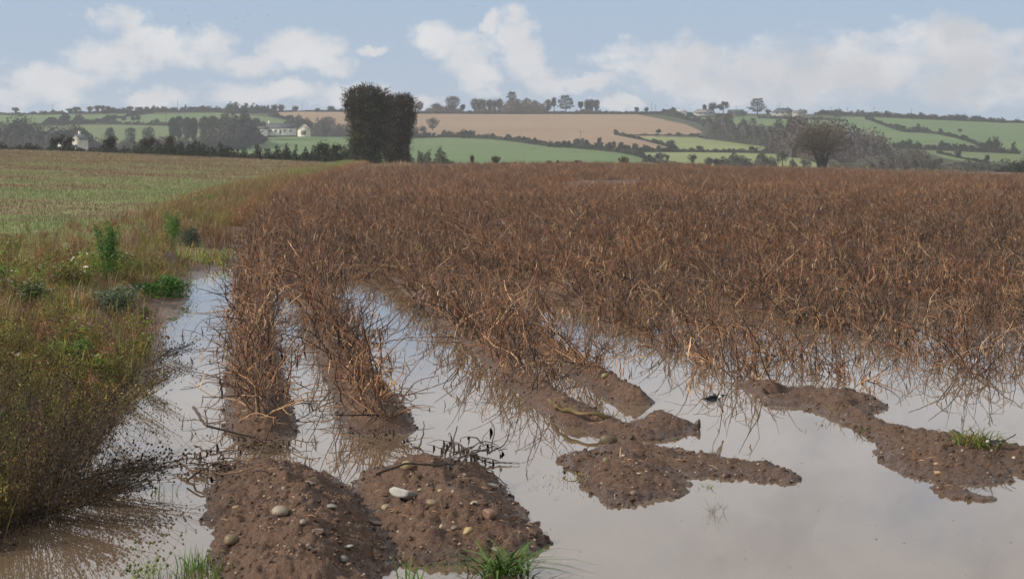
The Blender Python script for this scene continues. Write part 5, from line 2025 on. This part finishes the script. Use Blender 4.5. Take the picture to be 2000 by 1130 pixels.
hedge('wood', [(978, 220, 8), (986, 220, 24), (1000, 220, 27), (1020, 220, 24), (1032, 220, 26), (1050, 220, 20), (1062, 220, 16), (1068, 220, 6)], 22, 'domed brown wood on the crest under the flat topped cedar', 'wood', pal=C_BROWN, depth=14, rough_=.12, wood=True)
T('cedar', 1000, 216, 180, 22, 'flat topped cedar poking out of the domed brown wood on the crest', dens=1.2)
T('bare', 1071, 220, 196, 15, 'bare tree at the right end of the domed brown wood')
T('pine', 1082, 220, 192, 11, 'thin dark pine left of the broad cedar')
T('cedar', 1105, 220, 187, 34, 'broad dark cedar standing alone on the crest', dens=1.6)
T('pine', 1134, 220, 199, 13, 'small rounded pine right of the broad cedar')
T('bare', 1147, 220, 196, 11, 'first of three bare trees right of the small pine', group='three bare trees on the crest')
T('bare', 1155, 220, 195, 11, 'middle one of three bare trees right of the small pine', group='three bare trees on the crest')
T('bare', 1165, 220, 196, 12, 'last of three bare trees right of the small pine', group='three bare trees on the crest')
T('round', 1243, 220, 209, 13, 'small round tree on the crest left of the two poles')
T('ivy', 1263, 220, 210, 6, 'tiny tree on the crest beside the left of the two poles')
T('round', 1315, 221, 209, 11, 'small round tree left of the little white house on the crest')
T('round', 1376, 220, 204, 10, 'pointed round tree behind the grey roofed bungalow')
T('round', 1393, 222, 199, 22, 'left half of the dense dark trees on the crest', dens=1.3)
T('round', 1413, 222, 196, 26, 'right higher half of the dense dark trees on the crest', dens=1.5)
T('cedar', 1479, 226, 193, 38, 'wide open branched cedar on the crest before the large bungalow', dens=1.4)
T('bush', 1455, 225, 213, 12, 'bush under the left branches of the wide open cedar')
T('ivy', 1500, 224, 213, 8, 'small upright tree right of the wide open cedar')
T('bush', 1567, 222, 211, 16, 'rounded bushes at the right end of the large bungalow')
for i, (px, b, tp, w) in enumerate([(1612, 224, 214, 12), (1632, 225, 214, 10), (1650, 226, 216, 18), (1686, 227, 216, 18), (1708, 228, 217, 20), (1760, 231, 219, 20), (1782, 231, 219, 18), (1820, 233, 221, 18), (1846, 234, 222, 16), (1866, 235, 223, 16), (1884, 236, 222, 14), (1900, 237, 222, 11), (1915, 237, 224, 14), (1940, 239, 226, 22), (1955, 240, 227, 14)]):
    T('bush', px, b, tp, w, ['bush heading the right skyline hedge', 'narrow bush next after the first of the right skyline', 'broad bush left of the pole group on the right skyline', 'rounded bush where the winding hedge starts', 'rounded bush just right of the winding hedge start', 'broad bush right of a small gap in the right skyline hedge',
                             'second broad bush right of the gap in the right skyline', 'bush in the middle of the lower right skyline', 'bush under the small right skyline pole', 'flat topped bush right of the skyline middle', 'rounded tree left of the narrow right skyline tree', 'narrow upright tree on the right skyline',
                             'tree next right of the narrow upright one on the skyline', 'wide low bush near the end of the bushy right skyline', 'last bush of the bushy right skyline'][i], group='bushes in the right hand skyline hedge')

# hillside trees ----------------------------------------------------
T('bare', 845, 256, 231, 22, 'bare tree on the lower edge of the stubble hill right of the ivy trees', pal=C_BARE)
T('bush', 826, 258, 242, 14, 'dark bush left of the bare tree on the stubble hill')
T('ivy', 905, 270, 253, 12, 'taller bush group in the hedge under the stubble hill')
T('ivy', 920, 270, 254, 10, 'narrow tree right of the bush group in the hedge under the stubble hill')
T('bush', 1075, 287, 272, 14, 'bush on the left end of the dark bushy hedge')
T('bush', 1088, 288, 272, 14, 'second bush on the left end of the dark bushy hedge')
T('round', 1106, 289, 273, 18, 'rounded tree in the dark bushy hedge left of the field pole')
T('round', 1195, 296, 274, 20, 'rounded tree near the right end of the dark bushy hedge')
T('round', 1286, 263, 252, 11, 'small dark round tree alone on the hedge line in the stubble')
T('round', 1310, 293, 272, 22, 'grey rounded tree above the hedge of the pale pastures', pal=BLUEWOOD)
T('round', 1366, 296, 284, 14, 'small rounded tree left in the hedge between the pale pastures', pal=BLUEWOOD)
T('round', 1468, 297, 285, 12, 'dark round tree in the hedge between the pale pastures')
T('round', 1527, 300, 286, 20, 'grey rounded tree at the right end of the hedge between pale pastures', pal=BLUEWOOD)
T('round', 1290, 318, 296, 24, 'broad tree at the corner of the lower pale pasture', pal=BLUEWOOD)
T('ivy', 1303, 314, 303, 6, 'very small tree right of the broad corner tree')
T('ivy', 1352, 324, 300, 15, 'vase shaped tree standing on a dark knoll at the end of the crop', D=560, pal=BLUEWOOD)
T('bush', 1352, 325, 318, 16, 'dark knoll of bramble under the vase shaped tree', D=555)
T('bare', 1385, 326, 309, 16, 'small bare spreading tree left of the low dark trees', pal=BLUEWOOD)
T('bare', 1400, 326, 311, 14, 'second small bare spreading tree left of the low dark trees', pal=BLUEWOOD)
T('ivy', 1490, 328, 302, 20, 'ivy dark tree at the right end of the low dark trees', pal=BLUEWOOD)
T('round', 1528, 328, 292, 28, 'tall grey tree between the low dark trees and the solitary round tree', pal=BLUEWOOD)
T('bush', 1548, 328, 306, 14, 'bush right of the tall grey tree')
T('bush', 1572, 328, 304, 22, 'grey bush just left of the solitary round tree', pal=BLUEWOOD)
T('round', 1380, 262, 230, 20, 'dark capped tree heading the strip of leafless trees', pal=BLUEWOOD)
T('bare', 1403, 266, 226, 26, 'tall bare tree near the head of the leafless strip', pal=C_BARE, dens=1.5)
T('round', 1423, 272, 236, 18, 'third rounded tree of the leafless strip', pal=BLUEWOOD)
T('round', 1451, 276, 234, 28, 'broad rounded tree in the middle of the leafless strip', pal=BLUEWOOD)
T('ivy', 1515, 282, 239, 28, 'ivy clad tree with visible trunks right in the leafless strip', pal=BLUEWOOD, dens=1.4)
T('bare', 1720, 290, 266, 28, 'bare tree at the left end of the dark bushy tree line', pal=C_BARE)
T('ivy', 1875, 258, 252, 6, 'tiny tree standing on the winding hedge between right pastures')
T('bare', 1871, 309, 294, 12, 'small bare tree on the thin hedge in the lowest right pasture')
T('round', 1928, 318, 302, 11, 'dark oval tree on the lower right hedge')
T('round', 1945, 296, 272, 24, 'large round tree at the right end of the dark bushy tree line')
T('round', 1800, 326, 298, 40, 'dull green rounded tree in the grey leafless wood', pal=C_BUSH, dens=1.4)
T('round', 1769, 326, 300, 24, 'rounded tree left of the dull green tree', pal=BLUEWOOD)
T('round', 1832, 330, 308, 24, 'brownish rounded tree right of the dull green tree', pal=C_BROWN)
# tall bare group on the left hillside
for i, (px, b, tp, w) in enumerate([(338, 280, 231, 16), (350, 280, 228, 20), (366, 282, 230, 18), (378, 282, 231, 16), (399, 284, 228, 20), (416, 284, 227, 22), (440, 284, 226, 26), (462, 284, 229, 24), (482, 282, 230, 20), (500, 270, 232, 18)]):
    T('bare', px, b, tp, w, ['first tall tree at the left end of the misty row', 'second tall tree of the misty row', 'third tall tree of the misty row', 'fourth tall tree left of the gap in the misty row', 'tall tree with clear trunk in the gap of the misty row',
                             'tall tree just right of the gap in the misty row', 'broad tree at the centre right of the misty row', 'broad tree third from the right end of the misty row', 'tree second from the right end of the misty row', 'last tree of the misty row beside the bungalow'][i],
      dens=2.6, pal=BLUEWOOD, group='tall misty row of trees left of the bungalow')
T('round', 515, 258, 236, 20, 'dark round tree behind the left end of the bungalow', pal=BLUEWOOD)
T('round', 35, 250, 230, 22, 'rounded tree above the far left wood', pal=BLUEWOOD)
T('round', 100, 242, 227, 22, 'dark round bush tree in the thick bushes left of the climbing hedge')
T('round', 130, 240, 222, 18, 'darker taller tree in the thick bushes beside the climbing hedge')
T('round', 241, 238, 228, 12, 'round tree left in the second upper pasture hedge', pal=BLUEWOOD)
T('round', 259, 239, 227, 12, 'left one of twin trees in the second upper pasture hedge', pal=BLUEWOOD)
T('round', 269, 239, 225, 10, 'right taller one of twin trees in the second upper pasture hedge', pal=BLUEWOOD)
T('bush', 306, 241, 231, 14, 'bush right of the twin trees in the second upper pasture hedge')
T('bare', 255, 290, 250, 24, 'faint bare tree behind the second ivy tree of the near hedge', pal=BLUEWOOD, dens=1.5)
T('bare', 290, 292, 248, 26, 'faint bare tree behind the brown topped hedge tree', pal=BLUEWOOD, dens=1.5)
T('bare', 215, 290, 250, 16, 'faint bare tree above the dark ivy tree in the near hedge', pal=BLUEWOOD, dens=1.5)
T('bare', 600, 262, 236, 24, 'bare tree behind the garage roof', pal=BLUEWOOD)
T('bare', 640, 264, 229, 34, 'wide bare tree on the stubble hill edge left of the ivy trees', pal=C_BARE, dens=2)

# near hedge trees --------------------------------------------------
T('ivy', 108, 304, 266, 20, 'ivy tree left of the white gabled house in the near hedge', D=325, dens=2.2)
T('ivy', 130, 304, 261, 26, 'ivy tree hiding the left half of the white gabled house', D=325, dens=2.6)
T('ivy', 213, 308, 261, 34, 'dark two stemmed ivy tree in the near hedge right of the white house', D=325, dens=2.8)
T('ivy', 291, 310, 263, 34, 'ivy tree with reddish brown twigs on top in the near hedge', D=325, dens=2.4, pal=C_IVY + C_BROWN)
T('ivy', 333, 311, 263, 28, 'ivy tree with bushy brown crown right of the reddish one', D=325, dens=2.2, pal=C_IVY + C_BROWN)
T('ivy', 385, 314, 281, 14, 'thin ivy stem poking out of the near hedge top', D=325)
T('ivy', 634, 322, 272, 26, 'spreading ivy tree left of the big ivy trees', D=318, dens=2)
T('ivy', 655, 322, 279, 20, 'ivy tree close to the left foot of the big ivy trees', D=316, dens=2)
for i, (px, b, tp, w, k) in enumerate([(922, 322, 305, 6, 'bare'), (968, 322, 306, 16, 'bare'), (1072, 324, 310, 12, 'bush'), (1092, 323, 311, 14, 'bush'), (1112, 323, 313, 16, 'bush'), (1128, 324, 314, 14, 'bare'), (1218, 325, 307, 20, 'bare'), (1138, 325, 318, 10, 'bush')]):
    T(k, px, b, tp, w, ['thin weed standing alone against the green pasture at the end of the crop', 'pale spreading dead weed at the end of the crop', 'thin bush at the end of the crop left of two dark bushes', 'first of two dark low bushes at the end of the crop', 'second of two dark low bushes at the end of the crop', 'twiggy weed right of the two dark bushes', 'twiggy bush at the end of the crop below the pasture corner', 'low dark bush right of the twiggy weed'][i], D=268, name='field_end_bush', cat='bush')

# the big ivy trees -------------------------------------------------


def big_ivy(name, px0, px1, top, base, D, label, prof, n, lean=0, green=.25):
    s = D / F
    x, y, z = at((px0 + px1) / 2, base, D)
    root = empty(name, (x, y, z))
    tag(root, label, 'tree', 'two big ivy smothered trees')
    W, H = (px1 - px0) * s, (base - top) * s
    r0 = np.random.default_rng(int(px0))
    tb = MB()
    random.seed(int(px0))
    for k in range(4):
        xo = (k - 1.5) * W * .16
        tb.tube([(xo, 0, -.3), (xo * 1.1, .1, H * .4), (xo * 1.3, 0, H * .75), (xo * 1.6, 0, H * .93)], [.38, .3, .2, .06], (.05, .04, .03), 7)
    for k in range(26):
        a = r0.uniform(.1, 3.04)
        s_ = np.array([r0.uniform(-.3, .3) * W, r0.normal(0, .3), H * r0.uniform(.45, .85)])
        hw = np.interp(min(s_[2] / H + .12, 1), prof[0], prof[1]) * W * .5
        e = np.array([math.cos(a) * hw * 1.12, r0.normal(0, 1.0), min(s_[2] + H * (.08 + .12 * math.sin(a)), H * 1.02)])
        tb.tube([s_, (s_ + e) / 2 + [0, 0, .2], e], [.09, .05, .015], (.045, .035, .028), 4)
    tb.build('trunk', M_BARK, root)
    cb_ = MB()
    # shoots of ivy: each shoot a clump of leaves, sitting in the body or on its outline
    ns_ = n // 40
    t = r0.random(ns_) ** .9
    hw = np.interp(t, prof[0], prof[1]) * W * .5
    cenx = np.interp(t, prof[0], prof[2]) * W
    a = r0.uniform(0, 6.28, ns_)
    rr = r0.random(ns_) ** .35
    topr = np.interp(np.cos(a) * rr, [-1, -.5, 0, .5, 1], prof[3])
    sx_ = cenx + np.cos(a) * hw * rr
    sy_ = np.sin(a) * W * .34 * rr
    szz = t * H * topr
    C0 = np.stack([sx_, sy_, szz], 1)
    j = np.repeat(np.arange(ns_), 40)
    m = len(j)
    sp = r0.uniform(.16, .42, ns_)[j][:, None]
    C = C0[j] + r0.normal(size=(m, 3)) * sp * [1, 1, 1.15]
    base_c = cols_of([(.034, .034, .017), (.026, .026, .015), (.042, .044, .020), (.044, .031, .019)] if green > .2 else [(.042, .031, .020), (.032, .025, .017), (.050, .036, .022)], ns_, r0, .45, 1.9)
    lowg = (t < .45) & (r0.random(ns_) < green)
    base_c[lowg] = base_c[lowg] * [1.6, 2.1, 1.0]
    cc = base_c[j] * r0.uniform(.7, 1.35, (m, 1))
    cb_.leaves(C, r0.uniform(.15, .27, m), cc)
    # sparse shoots that break the outline
    k = 330
    t2 = r0.uniform(.3, 1, k)
    side = r0.choice([-1, 1], k)
    topm = r0.random(k) < .5
    hw2 = np.interp(t2, prof[0], prof[1]) * W * .5
    xx = np.where(topm, r0.uniform(-1, 1, k) * np.interp(.96, prof[0], prof[1]) * W * .5, np.interp(t2, prof[0], prof[2]) * W + side * hw2)
    zz = np.where(topm, H * np.interp(xx / (W * .5), [-1, -.5, 0, .5, 1], prof[3]), t2 * H)
    st = np.stack([xx, r0.normal(0, .8, k), zz], 1)
    dr = np.stack([np.where(topm, r0.normal(0, .35, k), side * .9), r0.normal(0, .3, k), np.where(topm, 1.0, .45)], 1)
    for q in range(k):
        L_ = r0.uniform(.25, 1.05)
        e = st[q] + dr[q] / np.linalg.norm(dr[q]) * L_
        cb_.tube([st[q] - dr[q] * .2, e], [.025, .012], (.035, .028, .02), 3)
        m2 = 16
        f = r0.random((m2, 1))
        cb_.leaves(st[q] + (e - st[q]) * f + r0.normal(size=(m2, 3)) * .07, r0.uniform(.06, .12, m2), cols_of(C_IVY, m2, r0))
    cb_.build('ivy_crown', M_FAR, root)


PROF_L = ([0, .1, .3, .55, .72, .85, 1.0], [.90, .86, .80, .78, .86, .98, .92], [.0, .0, .02, .02, .01, -.0, -.0], [.90, .98, 1.0, .98, .90])
PROF_R = ([0, .1, .3, .5, .65, .8, 1.0], [.84, .80, .78, .80, .90, .96, .84], [-.05, -.06, -.06, -.04, .0, .03, .04], [.93, .97, .98, 1.0, .93])
big_ivy('ivy_tree', 673, 756, 173, 326, 300, 'taller left one of the two big ivy smothered trees at the end of the verge', PROF_L, 34000)
big_ivy('ivy_tree', 745, 810, 189, 314, 316, 'lower right one of the two big ivy smothered trees with flared top', PROF_R, 26000, green=.1)


# solitary round tree ----------------------------------------------
def round_bare():
    D = 430.0
    x, y, z = at(1605, 332, D)
    s = D / F
    root = empty('round_tree', (x, y, z))
    tag(root, 'solitary round headed bare tree with several ivy dark stems beyond the right of the crop', 'tree')
    H, W = 93 * s, 118 * s
    r0 = np.random.default_rng(4)
    tb = MB()
    cen = np.array([-.4, 0, H * .60])
    for k in range(7):
        a = (k - 3) * .19
        e = np.array([math.sin(a) * H * .40, r0.normal(0, .5), H * .42])
        tb.tube([(a * .9, 0, -.4), (a * 1.6, 0, H * .15), e * [.75, 1, .8], e], [.30, .26, .2, .12], (.026, .026, .018), 7)
        for q in range(9):
            u = r0.normal(size=3)
            u /= np.linalg.norm(u)
            e2 = cen + u * [W * .46, W * .4, H * .38]
            if e2[2] < H * .3:
                e2[2] = H * .3
            m = (e + e2) / 2 + [0, 0, .1]
            tb.tube([e, m, e2], [.07, .045, .015], (.05, .04, .03), 3)
    tb.build('trunk', M_BARK, root)
    cb_ = MB()
    n = 7000
    u = r0.normal(size=(n, 3))
    u /= np.linalg.norm(u, axis=1, keepdims=True)
    rad = r0.random(n)[:, None] ** .45
    rad *= 1 + .30 * fbm(u[:, 0] * 3 + 5, u[:, 2] * 3 + u[:, 1] * 2, 3, 3)[:, None]
    C = cen + u * rad * [W * .49, W * .45, H * .40]
    dirs = (C - np.array([0, 0, H * .25]))
    dirs /= np.linalg.norm(dirs, axis=1, keepdims=True)
    cb_.leaves(C, r0.uniform(.07, .13, n), cols_of([(.11, .09, .06), (.09, .075, .05), (.13, .105, .07)], n, r0), elong=6, dirs=dirs)
    cb_.build('twig_crown', M_FAR, root)


round_bare()

# ------------------------------------------------------------------ houses
WHITE, CREAM, SLATE, DARKG = (.66, .66, .62), (.60, .57, .46), (.075, .08, .09), (.03, .033, .036)


def house(name, px, base, D, w, d, h, rh, ridge_x, rz, wall, roof, wins, label, chim=(), doors=(), hip=0.0):
    """ridge_x: ridge along the long (x) axis; otherwise gable faces the viewer"""
    x, y, z = at(px, base, D)
    root = empty(name, (x, y + d / 2, z), rz)
    tag(root, label, 'house')
    b = MB()
    W, Dd = w / 2, d / 2
    if ridge_x:
        V = [(-W, -Dd, -1), (W, -Dd, -1), (W, Dd, -1), (-W, Dd, -1), (-W, -Dd, h), (W, -Dd, h), (W, Dd, h), (-W, Dd, h), (-W + hip, 0, h + rh - .05), (W - hip, 0, h + rh - .05)]
        f = [(0, 1, 5), (0, 5, 4), (1, 2, 6), (1, 6, 5), (2, 3, 7), (2, 7, 6), (3, 0, 4), (3, 4, 7), (4, 8, 7), (5, 6, 9)]
        b.add(V, f, wall)
        b.build('wall', M_PAINT, root)
        r = MB()
        o = .25
        t = .12
        for sg in (-1, 1):
            Vr = [(-W - o, sg * (Dd + o), h - .1), (W + o, sg * (Dd + o), h - .1), (W + o - hip, 0, h + rh), (-W - o + hip, 0, h + rh)]
            Vr += [(a, b_, c + t) for a, b_, c in Vr]
            r.add(Vr, [(0, 1, 2), (0, 2, 3), (4, 6, 5), (4, 7, 6), (0, 4, 5), (0, 5, 1), (1, 5, 6), (1, 6, 2), (3, 7, 4), (3, 4, 0), (2, 6, 7), (2, 7, 3)], roof)
        if hip:
            for sg in (-1, 1):
                r.add([(sg * (W + o), -Dd - o, h - .1), (sg * (W + o), Dd + o, h - .1), (sg * (W + o - hip), 0, h + rh + t)], [(0, 1, 2)], roof)
        ro = r.build('roof', M_PAINT, root)
    else:
        V = [(-W, -Dd, -1), (W, -Dd, -1), (W, Dd, -1), (-W, Dd, -1), (-W, -Dd, h), (W, -Dd, h), (W, Dd, h), (-W, Dd, h), (0, -Dd, h + rh), (0, Dd, h + rh)]
        f = [(0, 1, 5), (0, 5, 4), (1, 2, 6), (1, 6, 5), (2, 3, 7), (2, 7, 6), (3, 0, 4), (3, 4, 7), (4, 5, 8), (6, 7, 9)]
        b.add(V, f, wall)
        b.build('wall', M_PAINT, root)
        r = MB()
        o = .3
        t = .15
        k = rh / W
        for sg in (-1, 1):
            Vr = [(sg * (W + o), -Dd - o, h - o * k + .05), (sg * (W + o), Dd + o, h - o * k + .05), (0, Dd + o, h + rh + .05), (0, -Dd - o, h + rh + .05)]
            Vr += [(a, b_, c + t) for a, b_, c in Vr]
            r.add(Vr, [(0, 1, 2), (0, 2, 3), (4, 6, 5), (4, 7, 6), (0, 4, 5), (0, 5, 1), (1, 5, 6), (1, 6, 2), (3, 7, 4), (3, 4, 0), (2, 6, 7), (2, 7, 3)], roof)
        ro = r.build('roof', M_PAINT, root)
    for (cx, cz, cw) in chim:
        c = MB()
        c.box((0, 0, .5), (cw, .35, .9), wall)
        c.box((0, 0, 1.5), (cw * .5, .15, .15), (.3, .15, .1))
        co = c.build('chimney', M_PAINT, ro)
        co.location = (cx, 0, h + rh + cz - .2)
    for (wx, wz, ww, wh) in wins:
        c = MB()
        c.box((0, 0, 0), (ww / 2 + .08, .05, wh / 2 + .08), (.5, .5, .48))
        wo_ = c.build('window', M_PAINT, root)
        wo_.location = (wx, -Dd - .03, wz)
        g = MB()
        g.box((0, -.06, 0), (ww / 2, .03, wh / 2), (.04, .045, .05))
        g.build('pane', M_PAINT, wo_)
    for (wx, ww, wh, c_) in doors:
        c = MB()
        c.box((0, 0, 0), (ww / 2, .06, wh / 2), c_)
        do = c.build('door', M_PAINT, root)
        do.location = (wx, -Dd - .05, wh / 2)
    return root


house('gabled_house', 151, 293, 700, 3.4, 7, 3.9, 1.5, False, R(-14), CREAM, SLATE, [(-.5, 3.6, .6, .7), (.6, 1.4, .7, .9), (-.6, 1.4, .7, .9)], 'cream white gabled house half hidden behind ivy trees in the near hedge', chim=[(-.0, .0, .35)])
house('gabled_house', 121, 290, 705, 2.0, 4, 3.2, 1.2, False, R(-14), WHITE, SLATE, [(0, 1.8, .6, .8)], 'white end wall showing left between the two ivy trees')
house('bungalow', 548, 261, 1060, 15.5, 7, 2.9, 2.6, True, R(2), WHITE, SLATE, [(-5.5, 1.6, 1.2, 1), (-2.8, 1.6, 1.2, 1), (2, 1.6, 1.2, 1), (5, 1.6, 1.2, 1)], 'long white bungalow with dark slate roof on the left hillside', chim=[(-6.6, .1, .5)], doors=[(-.3, 1.0, 2.1, (.08, .06, .05))])
house('bungalow', 512, 262, 1055, 5, 5, 2.6, 1.4, True, R(2), WHITE, SLATE, [(0, 1.4, 1, .9)], 'low white annexe at the left end of the long bungalow')
house('garage', 593, 263, 1050, 5.8, 6, 2.9, 2.4, False, R(-6), CREAM, (.30, .28, .25), [], 'cream gabled garage with a dark door right of the long bungalow', doors=[(.3, 2.6, 2.2, (.09, .095, .10))])
house('bungalow', 1330, 223, 1440, 8, 6, 2.0, 1.0, True, 0, WHITE, (.4, .4, .4), [(-1, 1.2, .9, .8)], 'little white house on the crest left of the grey roofed bungalow')
house('bungalow', 1376, 224, 1440, 15, 9, 1.6, 2.4, True, R(8), (.28, .27, .25), (.16, .15, .145), [(-4, 1.2, 1.4, 1), (0, 1.2, 1.4, 1), (4, 1.2, 1.4, 1)], 'grey hip roofed bungalow on the crest beside the dense dark trees', hip=3)
house('bungalow', 1438, 224, 1440, 11, 6, 2.0, 1.6, True, 0, (.10, .09, .085), (.06, .06, .065), [(2, 1.2, 1, .8)], 'low dark roofed building between the dense trees and the wide cedar')
house('bungalow', 1532, 224, 1440, 17, 9, 1.8, 3.0, True, R(-5), (.27, .26, .24), (.055, .06, .068), [(-5, 1.2, 1.6, 1), (-1, 1.2, 1.6, 1), (3, 1.2, 1.4, 1)], 'large bungalow with dark hipped slate roof on the crest', chim=[(3, -.2, .4)], hip=4.5)
house('bungalow', 1560, 225, 1435, 8, 6, 2.0, 1.4, True, 0, (.3, .28, .26), (.14, .13, .125), [(0, 1.1, 1, .8)], 'small building at the right end of the large hipped bungalow')
house('shed', 432, 266, 1000, 5, 4, 2.2, 1.2, False, 0, WHITE, (.45, .45, .45), [(0, 1.0, .8, .7)], 'small white shed seen through the misty trees')
house('shed', 455, 268, 990, 3.5, 3, 1.4, .8, False, 0, WHITE, (.45, .45, .45), [(0, .7, .6, .5)], 'tiny white shed right of the first one behind the misty trees')
house('shed', 1, 266, 930, 2.6, 4, 2.6, 1.2, False, 0, WHITE, SLATE, [(0, 1.2, .6, .7)], 'white gable glimpsed in the wood at the left edge')


def pole(px, base, top, label, D=None, arm=True):
    D = D or float(hill_D(px, base))
    x, y, z = at(px, base, D)
    H = (base - top) * D / F
    root = empty('utility_pole', (x, y, z))
    tag(root, label, 'pole', 'utility poles on the hill')
    m = MB()
    m.tube([(0, 0, -.3), (0, 0, H)], [.16, .11], (.09, .08, .07), 6, True)
    m.build('post', M_BARK, root)
    if arm:
        m = MB()
        m.box((0, -.15, H * .94), (.75, .06, .07), (.09, .08, .07))
        for k in (-.6, 0, .6):
            m.box((k, -.15, H * .94 + .16), (.05, .05, .1), (.2, .2, .2))
        m.build('crossarm', M_BARK, root)


for (px, b, tp, lab) in [(103, 222, 203, 'faint pole above the narrow bush on the left skyline'), (347, 218, 195, 'tall pole on the left skyline'), (363, 218, 204, 'short pole right of the tall pole on the left skyline'), (325, 240, 222, 'pole standing in the second upper left pasture'),
                         (571, 219, 203, 'left pole of a pair above the stubble hill'), (590, 219, 204, 'right pole of a pair above the stubble hill'), (1273, 221, 200, 'taller left one of two poles on the crest'), (1280, 221, 205, 'shorter right one of two poles on the crest'),
                         (1134, 292, 255, 'lone pole at the foot of the stubble hill'), (1438, 222, 207, 'pole behind the low dark building on the crest'), (1523, 222, 201, 'pole rising behind the large hipped bungalow'), (1519, 222, 206, 'faint pole left beside the bungalow pole'),
                         (1638, 226, 209, 'left pole of three on the right skyline'), (1623, 226, 210, 'faint pole just left of the pole trio'), (1655, 226, 210, 'middle pole of three on the right skyline'), (1707, 229, 209, 'right pole of three on the right skyline'), (1780, 232, 213, 'small pole over the right skyline middle'), (1989, 240, 228, 'small pole at the right end of the skyline'),
                         (1485, 298, 280, 'pole in the upper pale pasture hedge')]:
    pole(px, b, tp, lab)

# grazing animals seen as two specks on the right hill
for (px, py, lab) in [(1632, 231, 'small dark cow on the crest of the right pasture, left one'), (1640, 231, 'small dark cow on the crest of the right pasture, right one')]:
    x, y, z = hill_pt(px, py)
    mb = MB()
    mb.tube([(-1.0, 0, 1.0), (-.6, 0, 1.05), (.5, 0, 1.0), (.9, 0, 1.1)], [.3, .38, .36, .25], (.03, .025, .02), 8, True)
    mb.tube([(.8, 0, 1.1), (1.2, 0, .9), (1.45, 0, .55)], [.22, .17, .1], (.03, .025, .02), 6, True)
    for lx in (-.8, -.65, .6, .75):
        mb.tube([(lx, .15 if lx in (-.8, .6) else -.15, .8), (lx, .15 if lx in (-.8, .6) else -.15, 0)], [.1, .06], (.03, .025, .02), 5)
    o = mb.build('cow', M_BIRD, smooth_=True, loc=(x, y, z))
    tag(o, lab, 'cow', 'cows on the right hill')

# ------------------------------------------------------------------ haze
HAZE = .00019
m = bpy.data.materials.new('haze')
m.use_nodes = True
t_ = m.node_tree
t_.nodes.clear()
o_ = t_.nodes.new('ShaderNodeOutputMaterial')
v_ = t_.nodes.new('ShaderNodeVolumePrincipled')
v_.inputs['Color'].default_value = (.86, .92, 1.0, 1)
v_.inputs['Density'].default_value = HAZE
v_.inputs['Anisotropy'].default_value = .2
t_.links.new(v_.outputs[0], o_.inputs['Volume'])
hz = MB()
hz.box((0, 0, 0), (3000, 1750, 48), (1, 1, 1))
ho = hz.build('haze', m)
ho.location = (0, 1300, 37)
tag(ho, kind='stuff')
